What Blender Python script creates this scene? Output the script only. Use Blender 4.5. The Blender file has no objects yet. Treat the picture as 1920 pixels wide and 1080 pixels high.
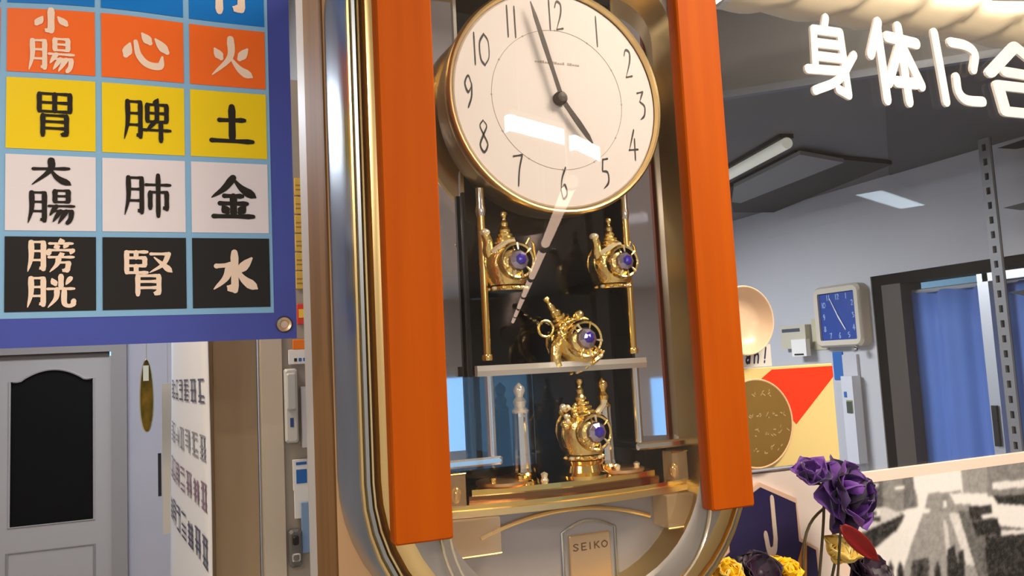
import bpy, math, random
import numpy as np
from mathutils import Vector, Matrix

random.seed(7)
col = bpy.context.scene.collection
SC = bpy.context.scene

# ------------------------------------------------------------------ camera
F = 1500.0
YAW, PIT, ROL = math.radians(21.6), math.radians(5.3), math.radians(2.9)
CAM = Vector((0, 0, 1.8))
fw = Vector((math.sin(YAW) * math.cos(PIT), math.cos(YAW) * math.cos(PIT), math.sin(PIT)))
r0 = Vector((math.cos(YAW), -math.sin(YAW), 0))
u0 = r0.cross(fw)
rt = r0 * math.cos(ROL) - u0 * math.sin(ROL)
up = u0 * math.cos(ROL) + r0 * math.sin(ROL)
cd = bpy.data.cameras.new('camera')
cam = bpy.data.objects.new('camera', cd)
col.objects.link(cam)
cd.sensor_width = 36
cd.lens = 36 * F / 1920
cd.clip_start = 0.01
cam.matrix_world = Matrix(((rt.x, up.x, -fw.x, CAM.x), (rt.y, up.y, -fw.y, CAM.y),
                           (rt.z, up.z, -fw.z, CAM.z), (0, 0, 0, 1)))
SC.camera = cam


def ray(x, y):
    return fw + rt * ((x - 960) / F) - up * ((y - 540) / F)


def wY(x, y, Y):                       # photo measurement -> point on the plane y = Y of the place
    d = ray(x, y)
    return CAM + d * (Y / d.y)


def wX(x, y, X):                       # ... on the plane x = X
    d = ray(x, y)
    return CAM + d * (X / d.x)


def wZ(x, y, Z):                       # ... on the plane z = Z
    d = ray(x, y)
    return CAM + d * ((Z - CAM.z) / d.z)


# ------------------------------------------------------------------ world, exposure
SC.view_settings.view_transform = 'Standard'
SC.view_settings.look = 'None'
SC.view_settings.gamma = 1
SC.view_settings.exposure = -0.12
w = bpy.data.worlds.new('world')
SC.world = w
w.use_nodes = True
w.node_tree.nodes['Background'].inputs[0].default_value = (0.30, 0.62, 1.0, 1)
w.node_tree.nodes['Background'].inputs[1].default_value = 2.2


def area(name, loc, sx, sy, power, color, target=None, rotz=0):
    l = bpy.data.lights.new(name, 'AREA')
    l.shape = 'RECTANGLE'
    l.size, l.size_y = sx, sy
    l.energy = power
    l.color = color
    o = bpy.data.objects.new(name, l)
    col.objects.link(o)
    o.location = loc
    if target is not None:
        o.rotation_euler = (Vector(target) - Vector(loc)).to_track_quat('-Z', 'Y').to_euler()
    else:
        o.rotation_euler = (0, 0, rotz)
    return o


# ceiling lamps and added fill lamps: (x, y, z, size x, size y, watts, colour, turn) -- each gets a lamp housing further down
WARM = (1.0, 0.86, 0.68)
NEUT = (1.0, 0.93, 0.84)
COOL = (0.80, 0.88, 1.0)
CEIL = 2.75
LAMPS = [
    ('key', 0.95, 0.14, CEIL - .05, 0.60, 0.30, 27, WARM, 0.0),
    ('left', -1.25, -0.5, CEIL - .05, 0.9, 0.3, 30, (1.0, .92, .81), 0.0),  # fill lamp added to light the poster and the clock front
    ('rear', -0.6, -3.2, CEIL - .05, 1.2, 0.3, 50, NEUT, 0.0),
    ('side', 4.05, -1.95, 2.70, 0.80, 0.15, 2.6, (.72, .88, 1.0), math.radians(-25)),
    ('corner', 0.2, -6.4, 2.70, 1.2, 0.3, 150, NEUT, 0.0),  # added out of view to brighten what the clock mirrors reflect
    ('passage_fill', -0.55, 1.25, 2.70, 0.5, 0.3, 16, WARM, 0.0),  # added to brighten the front of the beige cabinet
    ('hall', -0.35, 2.9, CEIL - .05, 0.5, 0.9, 26, COOL, 0.0),
    ('room', 1.0, 2.6, 2.36, 0.5, 0.5, 40, (.95, .97, 1.0), 0.0),  # added fill for the back-room wall, beside the dim batten lamp
]
for n, x, y, z, sx, sy, p, c, rz in LAMPS:
    area('lamp_light_' + n, (x, y, z - .012), sx, sy, p, c, None, rz)


# ------------------------------------------------------------------ materials
def lin(c):
    return tuple((v / 255 / 12.92 if v / 255 <= .04045 else ((v / 255 + .055) / 1.055) ** 2.4) for v in c) + (1,)


MATS = {}


def M(name, rgb, rough=.5, metal=0.0, var=None, bump=None, emit=None, aniso=0, coat=0, spec=.5, sheen=0):
    """var = (scale xyz, amount, second rgb); bump = (scale xyz, strength)"""
    m = bpy.data.materials.new(name)
    m.use_nodes = True
    nt = m.node_tree
    b = nt.nodes['Principled BSDF']
    b.inputs['Base Color'].default_value = lin(rgb)
    b.inputs['Roughness'].default_value = rough
    b.inputs['Metallic'].default_value = metal
    b.inputs['Specular IOR Level'].default_value = spec
    b.inputs['Coat Weight'].default_value = coat
    b.inputs['Coat Roughness'].default_value = .08
    if aniso:
        b.inputs['Anisotropic'].default_value = aniso
    if sheen:
        b.inputs['Sheen Weight'].default_value = sheen
    tc = nt.nodes.new('ShaderNodeTexCoord')

    def noise(scale, detail=4):
        mp = nt.nodes.new('ShaderNodeMapping')
        mp.inputs['Scale'].default_value = scale
        nt.links.new(tc.outputs['Object'], mp.inputs[0])
        n = nt.nodes.new('ShaderNodeTexNoise')
        n.inputs['Scale'].default_value = 1
        n.inputs['Detail'].default_value = detail
        nt.links.new(mp.outputs[0], n.inputs['Vector'])
        return n
    if var:
        n = noise(var[0])
        mr = nt.nodes.new('ShaderNodeMapRange')
        mr.inputs[1].default_value = .3
        mr.inputs[2].default_value = .7
        mr.inputs[4].default_value = var[1]
        nt.links.new(n.outputs[0], mr.inputs[0])
        mx = nt.nodes.new('ShaderNodeMix')
        mx.data_type = 'RGBA'
        mx.inputs[6].default_value = lin(rgb)
        mx.inputs[7].default_value = lin(var[2])
        nt.links.new(mr.outputs[0], mx.inputs[0])
        nt.links.new(mx.outputs[2], b.inputs['Base Color'])
    if bump:
        n = noise(bump[0], 3)
        bp = nt.nodes.new('ShaderNodeBump')
        bp.inputs['Strength'].default_value = bump[1]
        bp.inputs['Distance'].default_value = .001
        nt.links.new(n.outputs[0], bp.inputs['Height'])
        nt.links.new(bp.outputs[0], b.inputs['Normal'])
    if emit:
        b.inputs['Emission Color'].default_value = lin(emit[0])
        b.inputs['Emission Strength'].default_value = emit[1]
    MATS[name] = m
    return m


def glassM(name, tint=(255, 255, 255), rough=0.0, ior=1.45):
    m = bpy.data.materials.new(name)
    m.use_nodes = True
    nt = m.node_tree
    nt.nodes.remove(nt.nodes['Principled BSDF'])
    out = nt.nodes['Material Output']
    t = nt.nodes.new('ShaderNodeBsdfTransparent')
    t.inputs[0].default_value = lin(tint)
    g = nt.nodes.new('ShaderNodeBsdfGlossy')
    g.inputs['Roughness'].default_value = rough
    fr = nt.nodes.new('ShaderNodeFresnel')
    ge = nt.nodes.new('ShaderNodeNewGeometry')
    io = nt.nodes.new('ShaderNodeMapRange')
    io.inputs[3].default_value = ior
    io.inputs[4].default_value = 1 / ior
    nt.links.new(ge.outputs['Backfacing'], io.inputs[0])
    nt.links.new(io.outputs[0], fr.inputs[0])
    mx = nt.nodes.new('ShaderNodeMixShader')
    nt.links.new(fr.outputs[0], mx.inputs[0])
    nt.links.new(t.outputs[0], mx.inputs[1])
    nt.links.new(g.outputs[0], mx.inputs[2])
    nt.links.new(mx.outputs[0], out.inputs[0])
    MATS[name] = m
    return m


GLASS = glassM('clear_glass')
ACRYL = glassM('warm_acrylic', (250, 238, 214), .05)
def frostM(name, rgb, k):
    m = bpy.data.materials.new(name)
    m.use_nodes = True
    nt = m.node_tree
    t = nt.nodes.new('ShaderNodeBsdfTransparent')
    mx = nt.nodes.new('ShaderNodeMixShader')
    mx.inputs[0].default_value = k
    b = nt.nodes['Principled BSDF']
    b.inputs['Base Color'].default_value = lin(rgb)
    b.inputs['Roughness'].default_value = .15
    nt.links.new(t.outputs[0], mx.inputs[1])
    nt.links.new(b.outputs[0], mx.inputs[2])
    nt.links.new(mx.outputs[0], nt.nodes['Material Output'].inputs[0])
    return m


ACRYL = frostM('warm_acrylic_block', (226, 190, 140), .35)
GOLD = M('polished_gold', (255, 218, 132), .13, 1.0)
GOLDT = M('sparkling_gold', (255, 226, 146), .17, 1.0, bump=((240, 240, 240), .9))
GOLDS = M('satin_gold', (240, 210, 150), .3, 1.0)
GOLDB = M('brushed_olive_gold', (196, 170, 112), .38, 1.0, bump=((400, 400, 6), .15))
SILV = M('polished_silver', (225, 222, 216), .16, 1.0)
SILB = M('brushed_silver', (178, 184, 190), .36, 1.0, bump=((300, 300, 4), .12))
GREYF = M('satin_grey_frame', (176, 168, 160), .42, .75)
MIRR = M('mirror', (196, 194, 204), .03, 1.0)
SMOKE = M('black_backing', (10, 10, 13), .06, 0, spec=.5)
BLACK = M('black', (14, 13, 14), .5)
WOOD = M('orange_wood', (186, 84, 0), .6, 0, var=((60, 60, 2.5), .6, (164, 66, 0)), spec=.12)
DIAL = M('dial_cream', (226, 216, 212), .5)
INK = M('ink', (34, 26, 24), .5)
INKF = M('faint_ink', (176, 158, 150), .6)
HANDM = M('hand_metal', (60, 52, 46), .4, .3)
PANELG = M('pearl_grey_panel', (172, 166, 166), .3, .25)
GEM = M('grey_crystal', (186, 178, 204), .07, .85, coat=.5)
GEMC = M('violet_core', (58, 40, 176), .08, .3, coat=1)
PEARL = M('pearl', (255, 240, 205), .12, .6)


def objof(name, me, mat, parent=None):
    o = bpy.data.objects.new(name, me)
    col.objects.link(o)
    if mat is not None:
        me.materials.append(mat)
    if parent is not None:
        o.parent = parent
    return o


def tag(o, label=None, cat=None, group=None, kind=None):
    if label:
        o['label'] = label
    if cat:
        o['category'] = cat
    if group:
        o['group'] = group
    if kind:
        o['kind'] = kind
    return o


def thing(name, loc, label, cat, group=None, rotz=0):
    o = bpy.data.objects.new(name, None)
    o.empty_display_size = .02
    col.objects.link(o)
    o.location = loc
    o.rotation_euler = (0, 0, rotz)
    return tag(o, label, cat, group)


class MB:
    """collects polygons in place coordinates; build() links them as one mesh"""

    def __init__(s):
        s.v, s.f = [], []

    def add(s, vs, fs):
        o = len(s.v)
        s.v += [Vector(v) for v in vs]
        s.f += [tuple(i + o for i in f) for f in fs]
        return s

    def box(s, x0, x1, y0, y1, z0, z1, bev=0.0):
        if bev > 0:
            b = min(bev, .49 * min(abs(x1 - x0), abs(z1 - z0), abs(y1 - y0)))
            pts = [(x0 + b, z0), (x1 - b, z0), (x1, z0 + b), (x1, z1 - b), (x1 - b, z1), (x0 + b, z1), (x0, z1 - b), (x0, z0 + b)]
            ins = [(x0 + 2 * b, z0 + b), (x1 - 2 * b, z0 + b), (x1 - b, z0 + 2 * b), (x1 - b, z1 - 2 * b), (x1 - 2 * b, z1 - b), (x0 + 2 * b, z1 - b), (x0 + b, z1 - 2 * b), (x0 + b, z0 + 2 * b)]
            vs = [(p[0], y0, p[1]) for p in ins] + [(p[0], y0 + b, p[1]) for p in pts] + [(p[0], y1, p[1]) for p in pts]
            fs = [tuple(range(8)), tuple(range(23, 15, -1))]
            for k in (0, 8):
                for i in range(8):
                    j = (i + 1) % 8
                    fs.append((k + i, k + 8 + i, k + 8 + j, k + j))
            return s.add(vs, fs)
        vs = [(x, y, z) for x in (x0, x1) for y in (y0, y1) for z in (z0, z1)]
        return s.add(vs, [(0, 1, 3, 2), (4, 6, 7, 5), (0, 4, 5, 1), (2, 3, 7, 6), (0, 2, 6, 4), (1, 5, 7, 3)])

    def prism(s, pts, y0, y1):
        """polygon of (x, z) points, extruded from y0 (front) to y1"""
        n = len(pts)
        vs = [(p[0], y0, p[1]) for p in pts] + [(p[0], y1, p[1]) for p in pts]
        fs = [tuple(range(n)), tuple(range(2 * n - 1, n - 1, -1))]
        fs += [(i, i + n, (i + 1) % n + n, (i + 1) % n) for i in range(n)]
        return s.add(vs, fs)

    def plan(s, pts, z0, z1):
        n = len(pts)
        vs = [(p[0], p[1], z0) for p in pts] + [(p[0], p[1], z1) for p in pts]
        fs = [tuple(range(n)), tuple(range(2 * n - 1, n - 1, -1))]
        fs += [(i, i + n, (i + 1) % n + n, (i + 1) % n) for i in range(n)]
        return s.add(vs, fs)

    def lathe(s, prof, c=(0, 0, 0), axis='z', n=32, caps=True):
        vs, fs = [], []
        for (r, h) in prof:
            for k in range(n):
                a = 2 * math.pi * k / n
                if axis == 'z':
                    vs.append((c[0] + r * math.cos(a), c[1] + r * math.sin(a), c[2] + h))
                elif axis == 'y':
                    vs.append((c[0] + r * math.cos(a), c[1] + h, c[2] + r * math.sin(a)))
                else:
                    vs.append((c[0] + h, c[1] + r * math.cos(a), c[2] + r * math.sin(a)))
        for i in range(len(prof) - 1):
            for k in range(n):
                j = (k + 1) % n
                fs.append((i * n + k, i * n + j, (i + 1) * n + j, (i + 1) * n + k))
        if caps:
            fs.append(tuple(range(n)))
            fs.append(tuple(range((len(prof) - 1) * n, len(prof) * n)))
        return s.add(vs, fs)

    def tube(s, pts, rad, n=10, closed=False):
        pts = [Vector(p) for p in pts]
        m = len(pts)
        rr = rad if isinstance(rad, (list, tuple)) else [rad] * m
        prev = None
        vs, fs = [], []
        for i, p in enumerate(pts):
            a = pts[(i - 1) % m] if closed or i > 0 else p
            b = pts[(i + 1) % m] if closed or i < m - 1 else p
            t = (b - a).normalized()
            if prev is None:
                e = Vector((0, 0, 1)) if abs(t.z) < .9 else Vector((1, 0, 0))
                x = t.cross(e).normalized()
            else:
                x = (prev - t * prev.dot(t)).normalized()
            prev = x
            y = t.cross(x)
            for k in range(n):
                an = 2 * math.pi * k / n
                vs.append(p + (x * math.cos(an) + y * math.sin(an)) * rr[i])
        for i in range(m if closed else m - 1):
            for k in range(n):
                j = (k + 1) % n
                q = (i + 1) % m
                fs.append((i * n + k, i * n + j, q * n + j, q * n + k))
        if not closed:
            fs.append(tuple(range(n - 1, -1, -1)))
            fs.append(tuple(range((m - 1) * n, m * n)))
        return s.add(vs, fs)

    def torus(s, c, R, r, axis='y', n=28, m=10):
        pts = []
        for k in range(n):
            a = 2 * math.pi * k / n
            if axis == 'y':
                pts.append((c[0] + R * math.cos(a), c[1], c[2] + R * math.sin(a)))
            elif axis == 'z':
                pts.append((c[0] + R * math.cos(a), c[1] + R * math.sin(a), c[2]))
            else:
                pts.append((c[0], c[1] + R * math.cos(a), c[2] + R * math.sin(a)))
        return s.tube(pts, r, m, True)

    def ball(s, c, r, sc=(1, 1, 1), n=16, m=10):
        vs, fs = [], []
        for i in range(m + 1):
            th = math.pi * i / m
            for k in range(n):
                a = 2 * math.pi * k / n
                vs.append((c[0] + r * sc[0] * math.sin(th) * math.cos(a), c[1] + r * sc[1] * math.sin(th) * math.sin(a), c[2] + r * sc[2] * math.cos(th)))
        for i in range(m):
            for k in range(n):
                j = (k + 1) % n
                fs.append((i * n + k, i * n + j, (i + 1) * n + j, (i + 1) * n + k))
        return s.add(vs, fs)

    def loft(s, rings, closed=True):
        n = len(rings[0])
        o = []
        fs = []
        for r in rings:
            o += r
        for i in range(len(rings) - 1):
            for k in range(n if closed else n - 1):
                j = (k + 1) % n
                fs.append((i * n + k, i * n + j, (i + 1) * n + j, (i + 1) * n + k))
        return s.add(o, fs)

    def build(s, name, mat, parent=None, smooth=False, origin=None, angle=40):
        off = Vector((0, 0, 0))
        if origin is not None:
            off = Vector(origin)
        elif parent is not None:
            p = parent
            while p is not None:
                off += Vector(p.location)
                p = p.parent
        me = bpy.data.meshes.new(name)
        me.from_pydata([tuple(v - off) for v in s.v], [], s.f)
        me.validate()
        import bmesh
        bm = bmesh.new()
        bm.from_mesh(me)
        bmesh.ops.remove_doubles(bm, verts=bm.verts, dist=1e-7)
        bmesh.ops.recalc_face_normals(bm, faces=bm.faces)
        bm.to_mesh(me)
        bm.free()
        if smooth:
            me.polygons.foreach_set('use_smooth', [True] * len(me.polygons))
            me.set_sharp_from_angle(angle=math.radians(angle))
        me.update()
        o = objof(name, me, mat, parent)
        if origin is not None and parent is None:
            o.location = off
        return o


def struct(name, mb, mat, label=None, parent=None, smooth=False):
    o = mb.build(name, mat, parent, smooth)
    if parent is None:
        tag(o, label, None, None, 'structure')
    return o


# ------------------------------------------------------------------ brush strokes (writing)
def smooth_pts(pts, n=6):
    if len(pts) < 3:
        a, b = Vector(pts[0]), Vector(pts[-1])
        return [a.lerp(b, i / 8) for i in range(9)]
    P = [Vector(p) for p in pts]
    P = [P[0] * 2 - P[1]] + P + [P[-1] * 2 - P[-2]]
    o = []
    for i in range(1, len(P) - 2):
        for k in range(n):
            t = k / n
            q0, q1, q2, q3 = P[i - 1], P[i], P[i + 1], P[i + 2]
            o.append(.5 * (2 * q1 + (q2 - q0) * t + (2 * q0 - 5 * q1 + 4 * q2 - q3) * t * t + (3 * q1 - q0 - 3 * q2 + q3) * t ** 3))
    o.append(P[-2])
    return o


WPROF = {'h': [(0, .72), (.12, .62), (.6, .58), (.88, .8), (1, .62)],
         'v': [(0, .85), (.1, 1.08), (.5, .95), (.9, 1.02), (1, .8)],
         'p': [(0, .95), (.15, 1.1), (.5, .9), (.85, .5), (1, .16)],
         'n': [(0, .3), (.3, .7), (.75, 1.35), (.9, 1.1), (1, .3)],
         'd': [(0, .35), (.35, 1.05), (.7, 1.35), (1, .7)],
         'c': [(0, .6), (.3, .9), (.75, 1.1), (1, .3)],
         'r': [(0, 1), (1, 1)]}


def wid(kind, t):
    pr = WPROF[kind]
    for (a, x), (b, y) in zip(pr, pr[1:]):
        if t <= b:
            return x + (y - x) * (t - a) / (b - a)
    return pr[-1][1]


def ribbon(kind, pts, w0):
    """flat stroke outline -> list of 2-D points (closed polygon strips)"""
    P = smooth_pts([tuple(p) + (0,) for p in pts])
    n = len(P)
    L, R = [], []
    for i, p in enumerate(P):
        t = (P[min(i + 1, n - 1)] - P[max(i - 1, 0)])
        t = t.normalized() if t.length > 1e-6 else Vector((1, 0, 0))
        nn = Vector((-t.y, t.x, 0))
        h = w0 * wid(kind, i / (n - 1)) / 2
        L.append(p + nn * h)
        R.append(p - nn * h)
    def cap(a, b, d):
        c = (a + b) / 2
        r = (a - b) / 2
        return [c + r * math.cos(x) + d * r.length * math.sin(x) for x in (math.pi * k / 5 for k in range(1, 5))]
    t0 = (P[0] - P[1]).normalized()
    t1 = (P[-1] - P[-2]).normalized()
    return L, R, cap(R[0], L[0], t0), cap(L[-1], R[-1], t1)


def glyph_mb(strokes, w0, f, thick=0.0, mb=None):
    """strokes in a 0..100 box (y down); f(u, v, layer) -> 3-D point, layer lifts a stroke off the sheet"""
    mb = mb or MB()
    for si, (k, pts) in enumerate(strokes):
        L, R, c0, c1 = ribbon(k, pts, w0)
        poly = c0 + L + c1 + R[::-1]
        n, m0, m1 = len(L), len(c0), len(c1)
        ly = si * .00002
        top = [f(p.x, p.y, ly + thick) for p in poly]
        fs = []
        li = list(range(m0, m0 + n))
        ri = list(range(m0 + n + m1 + n - 1, m0 + n + m1 - 1, -1))
        for i in range(n - 1):
            fs.append((li[i], li[i + 1], ri[i + 1], ri[i]))
        fs.append(tuple([ri[0]] + list(range(0, m0)) + [li[0]]))
        fs.append(tuple([li[-1]] + list(range(m0 + n, m0 + n + m1)) + [ri[-1]]))
        if thick > 0:
            bot = [f(p.x, p.y, ly) for p in poly]
            N = len(poly)
            fs2 = list(fs) + [(i, (i + 1) % N, (i + 1) % N + N, i + N) for i in range(N)]
            mb.add(top + bot, fs2)
        else:
            mb.add(top, fs)
    return mb


def put(g, x0, y0, x1, y1):
    return [(k, [(x0 + p[0] * (x1 - x0) / 100, y0 + p[1] * (y1 - y0) / 100) for p in pts]) for k, pts in g]


def boxg(x0, y0, x1, y1):
    return [('v', [(x0, y0), (x0, y1)]), ('h', [(x0, y0), (x1, y0)]), ('v', [(x1, y0), (x1, y1)]), ('h', [(x0, y1), (x1, y1)])]


MOON = [('p', [(22, 5), (22, 55), (6, 97)]), ('h', [(22, 6), (82, 6)]), ('v', [(82, 6), (82, 92)]), ('c', [(82, 90), (66, 84)]),
        ('h', [(24, 34), (80, 34)]), ('h', [(24, 62), (80, 62)])]
MOON2 = [('v', [(16, 5), (16, 97)]), ('h', [(16, 6), (84, 6)]), ('v', [(84, 6), (84, 92)]), ('c', [(84, 94), (68, 88)]),
         ('h', [(18, 34), (82, 34)]), ('h', [(18, 64), (82, 64)])]
YO = boxg(25, 3, 75, 36) + [('h', [(25, 19), (75, 19)]), ('h', [(4, 48), (96, 48)]), ('p', [(30, 48), (6, 76)]), ('h', [(22, 62), (88, 62)]),
                            ('v', [(88, 62), (84, 84), (72, 98)]), ('p', [(46, 62), (18, 94)]), ('p', [(68, 62), (38, 99)])]
HI = [('d', [(54, 0), (42, 14)])] + boxg(15, 14, 85, 54) + [('h', [(15, 34), (85, 34)]), ('v', [(50, 14), (50, 54)]), ('p', [(42, 54), (10, 78)]),
                                                        ('h', [(2, 74), (98, 74)]), ('v', [(64, 56), (64, 100)])]
HAI = [('h', [(5, 25), (95, 25)]), ('v', [(50, 2), (50, 98)]), ('v', [(20, 42), (20, 80)]), ('h', [(20, 42), (82, 42)]), ('v', [(82, 42), (82, 82)]), ('c', [(82, 82), (70, 76)])]
BO = [('d', [(48, 0), (54, 12)]), ('h', [(10, 14), (90, 14)]), ('d', [(30, 18), (38, 28)]), ('p', [(70, 18), (60, 28)]), ('v', [(8, 34), (5, 46)]),
      ('h', [(8, 34), (92, 34)]), ('p', [(92, 34), (84, 46)]), ('d', [(48, 42), (54, 50)]), ('h', [(8, 55), (94, 55)]), ('p', [(42, 55), (36, 76), (10, 99)]),
      ('h', [(40, 71), (78, 71)]), ('v', [(78, 71), (72, 97)]), ('c', [(72, 97), (56, 92)])]
KO = [('v', [(50, 2), (50, 38)]), ('d', [(18, 12), (30, 30)]), ('p', [(84, 10), (68, 30)]), ('h', [(4, 42), (96, 42)]), ('p', [(36, 42), (32, 70), (4, 97)]),
      ('v', [(62, 42), (62, 84), (76, 93), (94, 91)]), ('v', [(94, 91), (96, 76)])]
SHIN = [('h', [(5, 3), (95, 3)]), ('v', [(8, 3), (8, 97)]), ('h', [(8, 97), (95, 97)]), ('h', [(8, 30), (85, 30)]), ('v', [(85, 30), (85, 66)]),
        ('h', [(8, 66), (85, 66)]), ('v', [(48, 3), (48, 30)]), ('v', [(48, 66), (48, 97)])]
MATA = [('h', [(8, 12), (85, 12)]), ('p', [(85, 12), (60, 60), (2, 97)]), ('n', [(22, 28), (98, 95)])]
G = {
    'sho': [('v', [(50, 6), (50, 90)]), ('c', [(50, 90), (36, 82)]), ('d', [(28, 36), (14, 64)]), ('d', [(68, 34), (88, 62)])],
    'cho': put(MOON, 0, 4, 44, 100) + put(YO, 44, 0, 100, 100),
    'kokoro': [('d', [(16, 42), (7, 70)]), ('c', [(28, 36), (34, 66), (52, 86), (78, 88), (84, 66)]), ('d', [(42, 16), (58, 36)]), ('d', [(70, 26), (94, 54)])],
    'hi': [('d', [(14, 32), (28, 54)]), ('d', [(88, 26), (70, 52)]), ('p', [(50, 4), (48, 50), (8, 96)]), ('n', [(49, 50), (70, 78), (98, 95)])],
    'i': boxg(20, 4, 80, 44) + [('h', [(20, 24), (80, 24)]), ('v', [(50, 4), (50, 44)])] + put(MOON2, 16, 50, 84, 100),
    'hi2': put(MOON, 0, 4, 44, 100) + put(HI, 42, 0, 100, 100),
    'tsuchi': [('h', [(22, 40), (78, 38)]), ('v', [(50, 6), (50, 88)]), ('h', [(4, 90), (96, 90)])],
    'dai': [('h', [(8, 38), (92, 34)]), ('p', [(50, 2), (47, 42), (4, 96)]), ('n', [(49, 40), (66, 70), (97, 94)])],
    'hai': put(MOON, 0, 4, 46, 98) + put(HAI, 44, 0, 100, 100),
    'kin': [('p', [(50, 2), (30, 28), (2, 50)]), ('n', [(50, 4), (70, 28), (100, 48)]), ('h', [(30, 46), (70, 46)]), ('h', [(20, 64), (80, 64)]),
            ('v', [(50, 46), (50, 92)]), ('d', [(26, 70), (36, 86)]), ('d', [(76, 70), (64, 86)]), ('h', [(6, 95), (94, 95)])],
    'bo': put(MOON, 0, 4, 42, 100) + put(BO, 42, 0, 100, 100),
    'ko': put(MOON, 0, 4, 42, 98) + put(KO, 42, 0, 100, 100),
    'jin': put(SHIN, 2, 0, 50, 50) + put(MATA, 52, 0, 100, 50) + put(MOON2, 18, 53, 82, 100),
    'mizu': [('v', [(50, 2), (50, 92)]), ('c', [(50, 92), (34, 82)]), ('h', [(10, 34), (40, 32)]), ('p', [(40, 32), (30, 62), (4, 88)]), ('d', [(88, 16), (60, 46)]), ('n', [(54, 40), (70, 66), (99, 88)])],
    'gyo': [('p', [(36, 2), (6, 26)]), ('p', [(38, 28), (4, 58)]), ('v', [(24, 46), (24, 99)]), ('h', [(50, 16), (92, 16)]), ('h', [(44, 42), (97, 42)]), ('v', [(74, 42), (74, 90)]), ('c', [(74, 92), (56, 84)])],
    # round rubber letters
    'mi': [('r', [(46, 2), (42, 14)]), ('r', [(22, 18), (20, 66)]), ('r', [(22, 18), (70, 18)]), ('r', [(70, 18), (76, 94)]), ('r', [(76, 94), (58, 88)]), ('r', [(24, 34), (70, 34)]),
           ('r', [(24, 50), (70, 50)]), ('r', [(6, 67), (74, 65)]), ('r', [(92, 44), (60, 76), (16, 92)])],
    'karada': [('r', [(28, 4), (10, 44)]), ('r', [(26, 10), (32, 97)]), ('r', [(42, 20), (96, 24)]), ('r', [(64, 6), (72, 97)]), ('r', [(64, 28), (38, 76)]), ('r', [(68, 28), (98, 76)]), ('r', [(52, 74), (88, 74)])],
    'ni': [('r', [(12, 4), (22, 97)]), ('r', [(42, 14), (72, 16), (88, 26), (82, 48)]), ('r', [(46, 62), (48, 82), (62, 92), (94, 92)])],
    'go': [('r', [(42, 4), (6, 46)]), ('r', [(42, 4), (96, 48)]), ('r', [(26, 42), (70, 44)]), ('r', [(14, 62), (20, 98)]), ('r', [(14, 62), (86, 62)]), ('r', [(86, 62), (82, 98)]), ('r', [(20, 98), (82, 98)])],
    'J': [('r', [(64, 4), (66, 76)]), ('r', [(66, 74), (58, 94), (36, 94), (26, 66)])],
}
DIG = {
    '1': [('v', [(50, 0), (52, 100)])],
    '2': [('c', [(25, 22), (40, 2), (68, 10), (66, 42), (34, 92)]), ('h', [(32, 96), (80, 90)])],
    '3': [('h', [(24, 10), (70, 4)]), ('p', [(70, 4), (42, 38)]), ('c', [(42, 38), (78, 54), (72, 84), (40, 100)])],
    '4': [('p', [(62, 0), (20, 68)]), ('h', [(18, 68), (88, 64)]), ('v', [(64, 30), (62, 100)])],
    '5': [('v', [(38, 4), (32, 40)]), ('h', [(38, 4), (76, 0)]), ('c', [(32, 42), (70, 46), (72, 78), (34, 100)])],
    '6': [('p', [(70, 0), (42, 34), (30, 72)]), ('c', [(30, 72), (44, 100), (72, 84), (60, 56), (36, 64)])],
    '7': [('h', [(18, 8), (80, 2)]), ('v', [(80, 2), (56, 48), (44, 100)])],
    '8': [('c', [(52, 0), (30, 18), (52, 46), (76, 76), (50, 100), (26, 78), (50, 46), (74, 18), (52, 0)])],
    '9': [('c', [(70, 26), (50, 0), (26, 24), (44, 52), (68, 34)]), ('v', [(70, 26), (66, 66), (42, 100)])],
    '0': [('v', [(50, 0), (20, 30), (24, 80), (50, 100)]), ('h', [(50, 100), (80, 72), (78, 22), (50, 0)])],
}
LAT = {
    'S': [('r', [(86, 16), (52, 2), (18, 22), (50, 48), (86, 74), (50, 98), (14, 84)])],
    'E': [('r', [(20, 2), (20, 98)]), ('r', [(20, 2), (86, 2)]), ('r', [(20, 50), (74, 50)]), ('r', [(20, 98), (86, 98)])],
    'I': [('r', [(50, 2), (50, 98)])],
    'K': [('r', [(20, 2), (20, 98)]), ('r', [(86, 2), (22, 56)]), ('r', [(40, 42), (90, 98)])],
    'O': [('r', [(50, 2), (12, 30), (12, 70), (50, 98), (88, 70), (88, 30), (50, 2)])],
    'a': [('r', [(24, 46), (50, 36), (70, 52), (70, 98)]), ('r', [(70, 64), (36, 64), (24, 84), (44, 98), (70, 84)])],
    'n': [('r', [(22, 38), (22, 98)]), ('r', [(22, 56), (48, 38), (72, 54), (72, 98)])],
    '!': [('r', [(56, 6), (50, 70)]), ('r', [(48, 94), (48, 97)])],
}


def plane_map(x0, z0, sx, sz, Y):
    """0..100 glyph box -> vertical plane facing -y; (x0, z0) = top left"""
    return lambda u, v, l: (x0 + u * sx / 100, Y - l, z0 - v * sz / 100)

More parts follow.
